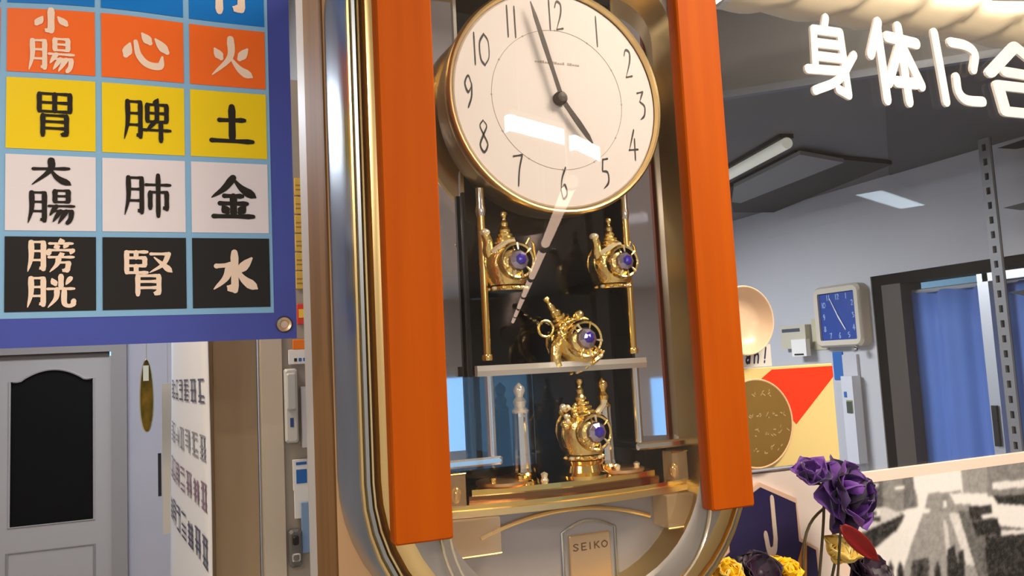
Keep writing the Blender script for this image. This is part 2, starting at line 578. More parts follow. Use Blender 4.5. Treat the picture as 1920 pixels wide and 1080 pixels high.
# ================================================================== THE ROOM
PLASTER = M('plaster_offwhite', (196, 190, 182), .8, var=((3, 3, 3), .3, (182, 176, 170)))
HALLW = M('hall_wall_lilac', (186, 182, 190), .8, var=((4, 4, 4), .3, (172, 170, 180)))
ROOMW = M('inner_room_wall', (186, 188, 194), .75, var=((2.5, 2.5, 2.5), .5, (172, 174, 182)))
CEILM = M('ceiling_white', (200, 196, 190), .85)
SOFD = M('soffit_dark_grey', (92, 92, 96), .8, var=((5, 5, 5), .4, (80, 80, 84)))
SOFL = M('soffit_grey', (112, 112, 116), .8, var=((5, 5, 5), .4, (100, 100, 104)))
FLOORM = M('floor_vinyl', (178, 172, 164), .45, var=((20, 20, 20), .6, (160, 154, 148)))
PEACH = M('pillar_face', (214, 172, 128), .6, var=((30, 30, 3), .4, (198, 152, 108)))  # front of the same wood, warm light put into its peach
PBROWN = M('pillar_wood_shaded_brown', (124, 88, 44), .6, var=((50, 50, 2), .6, (100, 70, 36)), spec=.15)  # side shading of the pillar put into a darker brown, reused for the shelf
PALE = M('pale_trim_paint', (176, 170, 166), .5)
ALU = M('aluminium', (196, 200, 206), .35, .7)
DKFR = M('dark_door_opening', (20, 18, 18), .8, spec=.1)

struct('floor', MB().box(-2.6, 4.6, -9.5, 4.25, -.06, 0), FLOORM, 'worn grey vinyl floor of the shop')
struct('ceiling', MB().box(-2.6, 4.6, -9.5, 4.25, CEIL, CEIL + .06), CEILM, 'off-white ceiling of the shop')
struct('wall_left', MB().box(-2.7, -2.6, -9.5, 4.25, 0, CEIL), PLASTER, 'off-white plaster wall left of the shop')
wb = MB()
wb.box(-2.6, 2.08, -9.6, -9.5, 0, CEIL).box(2.66, 2.9, -9.6, -9.5, 0, CEIL).box(2.08, 2.66, -9.6, -9.5, 1.48, CEIL).box(2.08, 2.66, -9.6, -9.5, 0, .48).box(2.9, 4.6, -9.6, -9.5, 1.62, CEIL).box(2.9, 4.6, -9.6, -9.5, 0, .3)
struct('wall_back', wb, PLASTER, 'off-white wall at the shop front')
wr = MB()
wr.box(4.6, 4.7, -9.5, 4.25, 0, CEIL)
struct('wall_right', wr, PLASTER, 'off-white plaster wall right of the shop')
wf = MB()
wf.box(-2.6, -1.03, 4.2, 4.28, 0, CEIL).box(-.31, .3, 4.2, 4.28, 0, CEIL).box(-1.03, -.31, 4.2, 4.28, 2.0, CEIL)
struct('wall_far', wf, HALLW, 'pale lilac grey wall around the panelled door')
struct('wall_inner', MB().box(2.2, 2.3, 2.14, 4.25, 0, 2.6).box(2.2, 2.3, .95, 2.14, 2.035, 2.6).box(2.2, 2.3, .95, 1.2, 0, 2.035), ROOMW, 'light grey wall of the back room with the blue-faced clock')
struct('wall_divider', MB().box(.22, .32, 1.12, 4.2, 0, CEIL), ROOMW, 'partition between the hall and the back room')
struct('wall_end', MB().box(.32, 2.3, 4.2, 4.28, 0, CEIL), ROOMW, 'end wall of the back room')
# partition that carries the pane
struct('wall_partition', MB().box(.60, 2.2, .872, .95, 0, 1.22).box(.60, 2.2, .872, .95, 2.62, CEIL).box(2.2, 4.6, .872, .95, 0, CEIL), PLASTER, 'partition wall below and above the lettered pane')
pil = MB().box(.132, .60, .87, 1.02, 0, CEIL)
struct('wall_pillar', pil, PBROWN, 'wooden pillar with shading put into its brown, behind the ornate wall clock')
struct('wall_pillar_face', MB().box(.134, .598, .8685, .870, 0, CEIL), PEACH, 'pillar face with warm light put into its peach colour, below the wall clock')
struct('trim_1', MB().box(.133, .20, 1.02, 1.10, 0, CEIL), PALE, 'pale upright strip beside the pillar')

# pane with the round letters
w1 = thing('window_1', (1.4, .876, 1.22), 'large clear glass pane with round cut-out letters on it', None)
w1['kind'] = 'structure'
MB().box(.60, 2.2, .878, .884, 1.22, 2.62).build('pane', GLASS, w1)
# shop front windows behind the photographer
WINM = M('window_frame_white', (214, 214, 216), .45)
for i, (nm, lab, bars, pane) in enumerate([
    ('window_2', 'glazed shop front in the back wall', [(2.9, 2.96), (3.7, 3.78), (4.54, 4.6)], None),
        ]):
    t = thing(nm, (3.7, -9.55, .3), lab, None)
    t['kind'] = 'structure'
    for a, b in bars:
        MB().box(a, b, -9.58, -9.52, .3, 1.62).build('window_frame', WINM, t)
    MB().box(2.9, 4.6, -9.56, -9.55, .3, 1.62).build('pane', GLASS, t)
t = thing('window_3', (2.37, -9.55, .48), 'narrow window in the back wall beside the shop front', None)
t['kind'] = 'structure'
MB().box(2.36, 2.40, -9.58, -9.52, .48, 1.48).build('window_frame', WINM, t)
MB().box(2.08, 2.66, -9.555, -9.545, .48, 1.48).build('pane', GLASS, t)

# back-room ceiling: high part in front, dropped soffit with a slanting front edge behind
a, b, c = wZ(1355, 185, 2.37), wZ(1600, 150, 2.37), wZ(1800, 118, 2.37)
d = (c - a).normalized()
e0, e1 = a - d * .9, c + d * .75
s1, s2 = wZ(1660, 200, 2.37), wZ(1668, 330, 2.37)
sd = (s2 - s1).normalized()
# meeting point of the seam with the front edge
tt = ((a.x - s1.x) * d.y - (a.y - s1.y) * d.x) / (sd.x * d.y - sd.y * d.x)
sm = s1 + sd * tt
struct('ceiling_soffit', MB().plan([(e0.x, e0.y), (sm.x, sm.y), (2.2, s1.y + sd.y / sd.x * (2.2 - s1.x)), (2.2, 4.2), (.32, 4.2), (.32, e0.y + .1)], 2.37, 2.60), SOFL, 'dropped grey ceiling soffit of the back room')
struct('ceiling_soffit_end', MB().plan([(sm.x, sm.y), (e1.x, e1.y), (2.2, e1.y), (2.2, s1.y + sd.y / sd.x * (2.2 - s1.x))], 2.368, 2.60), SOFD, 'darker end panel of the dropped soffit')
struct('trim_2', MB().plan([(e0.x, e0.y), (e1.x, e1.y), (e1.x - .012, e1.y - .014), (e0.x - .012, e0.y - .014)], 2.366, 2.382), M('soffit_edge', (112, 118, 132), .6), 'pale edging along the slanting soffit')

struct('ceiling_inner', MB().box(.32, 2.2, .95, 4.2, 2.70, 2.745), M('inner_ceiling_grey', (92, 94, 100), .8), 'dark grey ceiling of the back room')

# lamp housings
LH = M('lamp_housing', (222, 220, 214), .5)
LABL = {'key': 'warm ceiling lamp above the wall clock', 'panel1': 'larger square ceiling lamp behind the viewer', 'panel2': 'smaller square ceiling lamp next to the larger one',
        'left': 'added fill lamp over the left of the shop', 'rear': 'long ceiling lamp at the rear of the shop', 'side': 'slim cool ceiling lamp by the right wall',
        'hall': 'cool ceiling lamp in front of the panelled door',
        'corner': 'added fill lamp towards the shop front', 'passage_fill': 'added warm fill lamp over the beige cabinet', 'room': 'added square fill lamp under the dropped soffit'}
for n, x, y, z, sx, sy, p, c, rz in LAMPS:
    t = thing('ceiling_lamp', (x, y, z), LABL[n], 'lamp', 'ceiling lamps', rz)
    m = MB().box(-sx / 2 - .03, sx / 2 + .03, -sy / 2 - .03, sy / 2 + .03, 0, (CEIL if n != 'room' else 2.37) - z)
    m.build('housing', LH, t, origin=(0, 0, 0))

GLOW = M('diffuser_glow', (255, 250, 240), .4, emit=((255, 250, 240), 26))
for (xa, ya), (xb, yb), lab in (((.80, -.48), (1.012, -.582), 'longer glowing bar lamp hung above the viewer'), ((1.068, -.625), (1.21, -.74), 'shorter glowing bar lamp hung above the viewer')):
    A, B = Vector((xa, ya, 0)), Vector((xb, yb, 0))
    nb = Vector(((B - A).y, -(B - A).x, 0)).normalized()
    t = thing('bar_lamp', ((xa + xb) / 2, (ya + yb) / 2, 2.42), lab, 'lamp', 'bar lamps')
    q = [A, B, B + nb * .02, A + nb * .02]
    MB().plan([(p.x, p.y) for p in q], 2.427, 2.473).build('diffuser', GLOW, t)
    MB().plan([(p.x, p.y) for p in q], 2.420, 2.427).build('bottom_cap', LH, t)
    MB().plan([(p.x, p.y) for p in q], 2.473, 2.49).build('top_cap', LH, t)
    for p in (A.lerp(B, .2), A.lerp(B, .8)):
        MB().tube([(p.x + nb.x * .01, p.y + nb.y * .01, 2.49), (p.x + nb.x * .01, p.y + nb.y * .01, CEIL)], .003, 6).build('hanger', LH, t)

# row of bare fluorescent tubes running back through the shop
TUBE = M('tube_glow', (255, 244, 226), .4, emit=((255, 214, 188), 9))
p0, p1 = Vector((.95, -.43, 2.28)), Vector((3.95, -8.6, 2.28))
dr = (p1 - p0).normalized()
L = 1.16
k = 0
q = 0.0
while q + L < (p1 - p0).length:
    a = p0 + dr * q
    b = a + dr * L
    t = thing('fluorescent_tube', (a + b) / 2, ['nearest', 'second', 'third', 'fourth', 'fifth', 'farthest', 'last'][k] + ' bare fluorescent tube of the row behind the viewer', 'lamp', 'bare tubes hung in a row')
    MB().tube([a + dr * .03, b - dr * .03], .018, 12).build('tube', TUBE, t, True)
    for e in (a, b):
        MB().tube([e - dr * .03 if e is b else e, e if e is b else e + dr * .03], .02, 12).build('end_cap', LH, t, True)
    for e in (a + dr * .1, b - dr * .1):
        MB().tube([e + Vector((0, 0, .018)), Vector((e.x, e.y, CEIL))], .003, 6).build('hanger', LH, t)
    q += L + .10
    k += 1

# ================================================================== THE WALL CLOCK
XC = .367
clock = thing('wall_clock', (XC, .868, 1.50), 'tall ornate wall clock with orange wooden strips and gold teapots inside', 'clock')


def rrect(hw, zb, zt, rb, rtp, Y, n=12, xm=XC):
    """closed outline (anticlockwise seen from the front) of a rounded upright rectangle about XC"""
    o = []
    for cx, cz, r, a0 in ((hw - rb, zb + rb, rb, -90), (hw - rtp, zt - rtp, rtp, 0), (-hw + rtp, zt - rtp, rtp, 90), (-hw + rb, zb + rb, rb, 180)):
        for k in range(n + 1):
            an = math.radians(a0 + 90 * k / n)
            o.append((xm + cx + r * math.cos(an), Y, cz + r * math.sin(an)))
    return o


def ring(profile, name, mat, parent=clock, hw=.229, zb=1.500, zt=2.31, rb=.19, rtp=.12):
    """profile: (offset inwards, Y) pairs"""
    m = MB()
    m.loft([rrect(hw - o, zb + o - max(0, o - .046) * .6, zt - o, max(rb - o * .8, .02), max(rtp - o * .8, .02), Y, 12, XC - .003) for o, Y in profile])
    return m.build(name, mat, parent, True, angle=30)


ring([(0, .868), (.002, .80), (.004, .782), (.0065, .774)], 'case_side', SILB)
ring([(.0065, .774), (.0075, .7705), (.0095, .7695), (.0105, .772)], 'outer_bead', GOLDS)
ring([(.0105, .772), (.0120, .7685), (.0150, .767), (.0158, .770)], 'silver_band', SILB)
ring([(.0158, .770), (.0168, .765), (.0185, .765), (.0194, .770)], 'thin_bead', GOLDS)
ring([(.0194, .770), (.0210, .772), (.0225, .770)], 'shadow_groove', M('bronze_groove', (150, 126, 100), .4, .8))
ring([(.0225, .770), (.0245, .763), (.0290, .7605), (.0400, .7600)], 'broad_bead', GOLDS)
ring([(.0400, .7600), (.070, .7595), (.078, .762)], 'front_frame', GREYF)
ring([(.078, .762), (.0782, .84)], 'inner_wall', GOLDB)

# wooden strips
for x0, x1, zb in ((.1655, .2215, 1.6380), (.5115, .5665, 1.630)):
    MB().box(x0, x1, .740, .759, zb, 2.285, .0016).build('wooden_strip', WOOD, clock)


# front glass with its rounded foot and bright edges
def glass_outline(hw, zb, zt, rb, Y):
    return rrect(hw, zb, zt, rb, .03, Y, 14)


g = MB()
o1 = glass_outline(.1475, 1.545, 2.28, .105, .7445)
o2 = glass_outline(.1475, 1.545, 2.28, .105, .7475)
n = len(o1)
g.add(o1 + o2, [tuple(range(n)), tuple(range(2 * n - 1, n - 1, -1))])
gl = g.build('front_glass', GLASS, clock)
EDGE = M('bevelled_glass_edge', (236, 224, 200), .15, .6)
for nm, hw, Y, r in (('glass_edge', .1478, .7460, .0011), ('glass_edge', .1530, .7570, .0012)):
    MB().tube(glass_outline(hw, 1.545 - (hw - .1475), 2.28, .105, Y), r, 6, True).build(nm, EDGE, clock, True)

# back: black backing in the middle, mirrors at both sides
BK = .832
MB().box(XC - .156, XC + .156, BK, BK + .01, 1.56, 2.29).build('backing', SMOKE, clock)
for s, tilt in ((-1, .000), (1, .010)):
    x0, x1 = (XC - .155, XC - .096) if s < 0 else (XC + .099, XC + .155)
    y0, y1 = (BK - .012, BK - .012) if s < 0 else (BK - .020, BK - .031)
    m = MB().plan([(x0, y0), (x1, y1), (x1, y1 + .003), (x0, y0 + .003)], 1.70, 2.29)
    p = m.build('mirror_panel', MIRR, clock)
    for xe, ye in ((x0, y0), (x1, y1)):
        MB().box(xe - .0018, xe + .0018, ye - .004, ye, 1.70, 2.29).build('mirror_edge', SILV, p)

# dial drum
DC = (XC + .001, 2.081)
DY = .764
MB().lathe([(.110, .828), (.122, .815), (.126, .79), (.1265, .772)], (DC[0], 0, DC[1]), 'y', 72, False).build('dial_drum', GOLDB, clock, True)
dial = MB().lathe([(.0005, DY), (.118, DY), (.121, DY + .003)], (DC[0], 0, DC[1]), 'y', 72).build('dial', DIAL, clock, True)
MB().lathe([(.1265, .772), (.1275, .766), (.1265, .761), (.1245, .759), (.1225, .760), (.1205, .765)], (DC[0], 0, DC[1]), 'y', 72, False).build('dial_rim', GOLDS, clock, True)
# chapter ring and dots
MB().torus((DC[0], DY - .0001, DC[1]), .0775, .00028, 'y', 72, 6).build('chapter_ring', INKF, dial)
for h in range(12):
    a = math.radians(h * 30)
    MB().ball((DC[0] + .0775 * math.sin(a), DY - .0002, DC[1] + .0775 * math.cos(a)), .0010, (1, .4, 1), 8, 6).build('hour_dot', INKF, dial)
NUM = {12: (1038, 32), 1: (1118, 55), 2: (1177, 115), 3: (1203, 192), 4: (1187, 275), 5: (1135, 330), 6: (1057, 328), 7: (975, 312), 8: (907, 250), 9: (878, 162), 10: (898, 80), 11: (960, 25)}
for h, pp in NUM.items():
    a = math.radians(h * 30)
    c = (DC[0] + .1025 * math.sin(a), DC[1] + .0935 * math.cos(a) + .001)
    s = str(h)
    hgt, wdt = .0340, .0165
    gap = .0110 if s != '11' else .0085
    m = MB()
    x = c[0] - (len(s) - 1) * gap / 2 - wdt / 2
    for ch in s:
        glyph_mb(DIG[ch], 9.5, plane_map(x, c[1] + hgt / 2, wdt, hgt, DY - .0003), mb=m)
        x += gap
    m.build('numeral', INK, dial)
# faint maker's line above the centre
m = MB()
random.seed(3)
for i in range(18):
    x = DC[0] - .026 + i * .003
    if i in (6, 12):
        continue
    m.box(x, x + .0021, DY - .0004, DY - .0002, DC[1] + .0395, DC[1] + .0395 + random.choice((.0016, .0026)))
m.build('faint_lettering', INKF, dial)


def hand(ang, L, tail, w, Y, name):
    a = math.radians(ang)
    t = Vector((math.sin(a), 0, math.cos(a)))
    nn = Vector((math.cos(a), 0, -math.sin(a)))
    c = Vector((DC[0], 0, DC[1]))
    prof = [(-tail, .5), (0, .9), (L * .25, .8), (L * .55, 1.0), (L * .85, .8), (L, .15)]
    Lp = [c + t * d + nn * w * k / 2 for d, k in prof]
    Rp = [c + t * d - nn * w * k / 2 for d, k in prof[::-1]]
    return MB().prism([(p.x, p.z) for p in Lp + Rp], Y, Y + .0008).build(name, HANDM, dial)


hand(-16.6, .108, .0, .0056, .7555, 'minute_hand')
hand(144, .060, .0, .0070, .7575, 'hour_hand')
MB().lathe([(.0001, .7535), (.005, .754), (.0075, .757), (.0075, .763)], (DC[0], 0, DC[1]), 'y', 20).build('hand_hub', HANDM, dial, True)

# posts and cross bar of the cage
PY = .787
for s in (-1, 1):
    x = XC + s * .0865
    m = MB().lathe([(.0042, 0), (.0042, .165)], (x, PY, 1.803), 'z', 14)
    p = m.build('upper_post', GOLD, clock, True)
    MB().lathe([(.0055, 0), (.0062, .003), (.0055, .006)], (x, PY, 1.803), 'z', 14).build('post_collar', GOLD, p, True)
    MB().lathe([(.0046, 0), (.0058, .006), (.0046, .012), (.0046, .03)], (x, PY, 1.955), 'z', 14).build('post_cap', SILV, p, True)
    MB().lathe([(.0050, 0), (.0050, .088)], (x, PY, 1.704), 'z', 14).build('lower_post', SILV, clock, True)
    MB().box(x + s * .012 - .0016, x + s * .012 + .0016, PY + .02, PY + .026, 1.70, 1.985).build('black_upright', BLACK, clock)
    # corner ledge under the cage
    x0, x1 = (XC - .153, XC - .078) if s < 0 else (XC + .078, XC + .153)
    MB().box(x0, x1, PY - .010, BK - .002, 1.697, 1.7055, .002).build('silver_ledge', SILV, clock)
pts = []
for i in range(17):
    u = -1 + i / 8
    pts.append((XC + u * .100, PY - .016 * (1 - u * u), 1.7925))
bar = MB()
rings = []
for (x, y, z) in pts:
    rings.append([(x, y - .004, z - .0055), (x, y - .0052, z), (x, y - .004, z + .0055), (x, y + .004, z + .0055), (x, y + .004, z - .0055)])
bar.loft(rings)
bar.add(rings[0], [(0, 1, 2, 3, 4)]).add(rings[-1], [(4, 3, 2, 1, 0)])
bar.build('cross_bar', M('pearl_silver', (204, 198, 190), .3, .65), clock)


# turned columns beside the lower teapot
def column(x, sil, gold_foot=True):
    z0 = 1.672
    sh = []
    shaft = MB()
    n = 20
    rings = []
    for i, z in enumerate([z0 + .012, z0 + .016, z0 + .070, z0 + .074]):
        rr = [.0100, .0090, .0078, .0082][i]
        rings.append([(x + rr * (1 + .10 * (k % 2)) * math.cos(2 * math.pi * k / n), .803 + rr * (1 + .10 * (k % 2)) * math.sin(2 * math.pi * k / n), z) for k in range(n)])
    shaft.loft(rings)
    sh = shaft.build('fluted_column', SILV, clock)
    MB().lathe([(.0145, 0), (.0145, .003), (.010, .006), (.0118, .009), (.0095, .013)], (x, .803, z0), 'z', 20).build('column_foot', GOLD, sh, True)
    MB().lathe([(.0082, .073), (.0095, .076), (.006, .080), (.0076, .086), (.004, .091), (.0068, .097), (.006, .101), (.0005, .106)], (x, .803, z0), 'z', 16).build('column_finial', PEARL if sil else GOLD, sh, True)


column(XC - .047, True)
column(XC + .053, False)

# stepped base
base = MB()


def front_arc(hw, y_side, y_mid, n=16):
    return [(XC - hw + 2 * hw * i / n, y_side - (y_side - y_mid) * (1 - (2 * i / n - 1) ** 2)) for i in range(n + 1)]


base.plan(front_arc(.150, .785, .766) + [(XC + .150, BK - .002), (XC - .150, BK - .002)], 1.648, 1.6545)
base_o = base.build('base_plate', GOLDS, clock)
MB().plan(front_arc(.147, .788, .770) + [(XC + .147, BK - .002), (XC - .147, BK - .002)], 1.6545, 1.6595).build('base_step', GOLD, base_o)
MB().plan(front_arc(.112, .792, .777) + [(XC + .112, BK - .002), (XC - .112, BK - .002)], 1.6595, 1.666).build('base_step', M('bronze_plate', (150, 104, 62), .18, 1.0), base_o)
MB().plan(front_arc(.108, .794, .781) + [(XC + .108, BK - .002), (XC - .108, BK - .002)], 1.666, 1.672).build('base_step', GOLD, base_o)
TRAY = M('peach_gold_tray', (236, 188, 132), .3, .9)
for s in (-1, 1):
    # scalloped trays and small clear blocks at both ends
    m = MB().lathe([(.0005, 0), (.026, 0), (.028, .002), (.028, .005), (.024, .006), (.0005, .006)], (XC + s * .070, .806, 1.672), 'z', 28)
    m.build('tray', TRAY, base_o, True)
    MB().box(XC + s * .130 - .010, XC + s * .130 + .010, .775, .795, 1.6595, 1.692, .001).build('clear_block', ACRYL, base_o)
    MB().tube([(XC + s * .130 - .010, .775, 1.692), (XC + s * .130 + .010, .775, 1.692)], .0009, 6).build('block_edge', GOLD, base_o)
    MB().ball((XC + s * .128, .786, 1.6705), .006, (1, 1, 1.6)).build('bead', GOLD, base_o, True)
for i, (x, y) in enumerate([(-.085, .783), (-.03, .776), (.03, .776), (.085, .783), (-.056, .779), (.058, .779)]):
    MB().lathe([(.0035, 0), (.0045, .003), (.003, .006), (.004, .010), (.0005, .012)], (XC + x, y + .010, 1.672), 'z', 12).build('bead', PEARL if i % 2 else GOLD, base_o, True)

# lower front panel with arcs and name plate
lp = MB().box(XC - .154, XC + .154, .800, .812, 1.545, 1.648).build('lower_panel', PANELG, clock)
arc = MB()
pts = [(XC - .10 + .20 * i / 20, .797, 1.622 + .018 * (1 - ((i - 10) / 10) ** 2)) for i in range(21)]
arc.tube(pts, .0025, 8)
arc.build('gold_arc', GOLDS, lp, True)
for s in (-1, 1):
    x0, x1 = (XC - .140, XC - .088) if s < 0 else (XC + .105, XC + .140)
    MB().box(x0, x1, .768, .797, 1.612, 1.6475, .0008).build('clear_corner', ACRYL, lp)
    MB().tube([(x0, .768, 1.612), (x1, .768, 1.612)], .0012, 6).build('corner_edge', GOLDS, lp)
# name plate in a arched frame
nx = XC + .024
fr = MB()
aro = [(nx - .032, 1.535), (nx - .032, 1.616)] + [(nx - .032 + .064 * i / 10, 1.616 + .010 * math.sin(math.pi * i / 10)) for i in range(1, 10)] + [(nx + .032, 1.616), (nx + .032, 1.535)]
fr.tube([(x, .799, z) for x, z in aro], .0016, 6)
fr.build('plate_arch', SILB, lp, True)
np_ = MB().box(nx - .0245, nx + .0245, .7965, .800, 1.535, 1.612, .001).build('name_plate', M('champagne_plate', (214, 182, 142), .35, .6), lp)
m = MB()
x = nx - .0215
for ch in 'SEIKO':
    wd = .004 if ch == 'I' else .0078
    glyph_mb(LAT[ch], 17, plane_map(x - (.002 if ch == 'I' else 0), 1.6030, .0078, .0072, .7962), mb=m)
    x += wd + .0018
m.build('name_lettering', M('brown_lettering', (96, 70, 52), .5), lp)


# gold teapot ornaments
def teapot(name, loc, tilt, kind, scale=1.0):
    """local frame: front is -y, up is z, origin at the body centre"""
    b = MB()
    R = .0277
    b.lathe([(.014, -.027), (.0215, -.025), (.0258, -.016), (.0282, -.004), (.0272, .008), (.0215, .017), (.0135, .022)], (0, 0, 0), 'z', 28)
    for k in range(10):      # embossed ribs
        a = 2 * math.pi * k / 10 + .3
        b.tube([((R * math.cos(t) + .0006) * math.cos(a), (R * math.cos(t) + .0006) * math.sin(a), R * math.sin(t)) for t in (-.9, -.5, 0, .4, .8)], .0013, 6)
    body = b.build(name, GOLDT, clock, True, origin=(0, 0, 0))
    body.location = Vector(loc) - Vector(clock.location)
    body.rotation_euler = (0, tilt, 0)
    body.scale = (scale,) * 3
    O = dict(origin=(0, 0, 0), smooth=True)
    # round window with gem
    w = MB().lathe([(.0200, -.018), (.0208, -.0275), (.0185, -.0310), (.0165, -.0300), (.0160, -.022)], (0.002, 0, -.001), 'y', 32, False)
    w.build('window_ring', GOLDT, body, **O)
    MB().lathe([(.0005, -.0250), (.0162, -.0250)], (0.002, 0, -.001), 'y', 28).build('dark_well', BLACK, body, **O)
    gm = MB()
    prof = [(.0005, -.0365), (.0055, -.0356), (.0100, -.0330), (.0120, -.0290), (.0105, -.0252)]
    gm.lathe(prof, (0.003, 0, -.001), 'y', 9)
    gm.build('gem', GEM, body, origin=(0, 0, 0))
    MB().lathe([(.0002, -.0385), (.0035, -.0378), (.0062, -.0358), (.0064, -.0335)], (0.0035, 0, -.0005), 'y', 7).build('gem_core', GEMC, body, origin=(0, 0, 0))
    for k, a in enumerate((40, 90, 215, 250, 285, 320)):
        a = math.radians(a)
        MB().tube([(.002 + .0185 * math.cos(a), -.0305, -.001 + .0185 * math.sin(a)), (.002 + .0112 * math.cos(a), -.0325, -.001 + .0112 * math.sin(a))], [.0016, .0008], 6).build('prong', PEARL if k % 2 else GOLDT, body, **O)
    # stepped lid and finial
    MB().lathe([(.0150, .019), (.0155, .022), (.0120, .024), (.0125, .0265), (.0095, .0285), (.0098, .031), (.0065, .033), (.0070, .036), (.0042, .040), (.0046, .044), (.0024, .047), (.0022, .0495), (.0042, .0525), (.0036, .0555), (.0005, .0575)], (0, 0, 0), 'z', 20).build('lid', GOLDT, body, **O)
    # foot
    MB().lathe([(.0205, -.031), (.0215, -.029), (.0205, -.0265), (.0150, -.0255), (.0005, -.0255)], (0, 0, 0), 'z', 24).build('foot', GOLDT, body, **O)
    for k in range(7):
        a = math.radians(180 + 30 * k)
        MB().ball((.021 * math.cos(a), .021 * math.sin(a), -.0285), .0028, (1.3, 1, .8), 8, 6).build('foot_bead', PEARL if k % 3 == 1 else GOLDT, body, **O)
    if kind == 'spout':
        MB().tube([(-.018, -.006, .004), (-.024, -.010, .012), (-.024, -.012, .022), (-.0275, -.013, .030)], [.0075, .0062, .0050, .0048], 12).build('spout', GOLDT, body, **O)
        MB().ball((-.0275, -.013, .031), .0058, (1, 1, .75)).build('spout_tip', PEARL, body, **O)
        MB().tube([(.019, -.004, .014), (.026, -.006, .026), (.031, -.006, .020), (.0325, -.006, .004), (.024, -.004, -.012)], .0017, 8).build('handle', GOLDT, body, **O)
        MB().tube([(-.020, -.014, .010), (-.010, -.022, .017), (.002, -.024, .0195)], .0040, 8).build('shoulder_scroll', PEARL, body, **O)
    elif kind == 'ring':
        MB().torus((-.0235, -.012, .030), .0085, .0016, 'y', 24, 8).build('handle', GOLDT, body, **O)
        MB().tube([(-.016, -.012, .010), (-.026, -.014, .008), (-.034, -.014, -.002), (-.036, -.014, -.010)], [.007, .0075, .0065, .0075], 10).build('spout', GOLDT, body, **O)
        for k in range(9):
            a = math.radians(30 + k * 14)
            MB().ball((.021 * math.cos(a), -.012, .021 * math.sin(a)), .0040, (1, 1, 1), 8, 6).build('bead', GOLDT, body, **O)
        MB().ball((.018, -.010, .020), .0055, (1.2, 1, 1)).build('rosette', GOLDT, body, **O)
    else:
        random.seed(11)
        for k in range(22):
            MB().ball((-.022 + random.uniform(-.009, .009), -.014 + random.uniform(-.008, .004), .016 + random.uniform(-.010, .012)), random.uniform(.0028, .0045), (1, 1, 1), 8, 6).build('berry', PEARL if k % 5 == 0 else GOLDT, body, **O)
        MB().tube([(.014, -.012, .018), (.021, -.014, .026), (.0225, -.014, .032)], [.0035, .0032, .0042], 8).build('spout', PEARL, body, **O)
        MB().tube([(.019, -.006, .016), (.027, -.006, .010), (.026, -.006, -.006), (.020, -.004, -.014)], .002, 8).build('handle', GOLDT, body, **O)
    return body


t1 = teapot('teapot_ornament', (XC - .060, .789, 1.9055), 0, 'spout', .98)
t1['label'] = 'gold teapot at the left post with a violet gem'
t2 = teapot('teapot_ornament', (XC + .066, .789, 1.9045), 0, 'spout', .92)
t2['label'] = 'gold teapot at the right post with a violet gem'
t3 = teapot('teapot_ornament', (XC + .0115, .787, 1.8205), math.radians(-32), 'ring', 1.0)
t3['label'] = 'tilted gold teapot with ring handle in front of the cross bar'
t4 = teapot('teapot_ornament', (XC + .018, .789, 1.7235), 0, 'berry', .98)
t4['label'] = 'gold teapot with berries standing on the stepped base'
MB().lathe([(.026, 0), (.027, .004), (.022, .007), (.020, .014), (.024, .019), (.0005, .0195)], (XC + .018, .789, 1.6735), 'z', 32).build('teapot_stand', GOLD, clock, True)
# rods that carry the teapots
for s, xx in ((-1, .060), (1, .066)):
    MB().tube([(XC + s * .0865, PY, 1.893), (XC + s * xx, .789, 1.893)], .002, 8).build('carrier_rod', GOLD, clock)
MB().tube([(XC + .0115, .787, 1.8205), (XC + .0115, BK, 1.8205)], .002, 8).build('carrier_rod', GOLD, clock)

# ================================================================== FIVE-ELEMENTS POSTER
PYB = .90


def bend(x, z):
    k = max(0.0, min(1.0, (z - 2.03) / .15))
    return PYB - .008 * math.exp(-((x + .075) / .07) ** 2) * k * k + .006 * k * max(0, -(x + .14)) / .05


poster = thing('poster', (-.07, PYB, 1.838), 'blue laminated chart of coloured squares with brush characters', 'poster')


def sheet(x0, x1, z0, z1, lift, name, mat, parent, nx=14, nz=14, thick=.0004):
    m = MB()
    vs, fs = [], []
    for side in (0, 1):
        for j in range(nz + 1):
            for i in range(nx + 1):
                x = x0 + (x1 - x0) * i / nx
                z = z0 + (z1 - z0) * j / nz
                vs.append((x, bend(x, z) - lift + side * thick, z))
    N = (nx + 1) * (nz + 1)
    for j in range(nz):
        for i in range(nx):
            a = j * (nx + 1) + i
            fs.append((a, a + 1, a + nx + 2, a + nx + 1))
            fs.append((N + a, N + a + nx + 1, N + a + nx + 2, N + a + 1))
    edge = [i for i in range(nx + 1)] + [j * (nx + 1) + nx for j in range(1, nz + 1)] + [nz * (nx + 1) + i for i in range(nx - 1, -1, -1)] + [j * (nx + 1) for j in range(nz - 1, 0, -1)]
    for a, b in zip(edge, edge[1:] + edge[:1]):
        fs.append((a, N + a, N + b, b))
    m.add(vs, fs)
    return m.build(name, mat, parent, True)


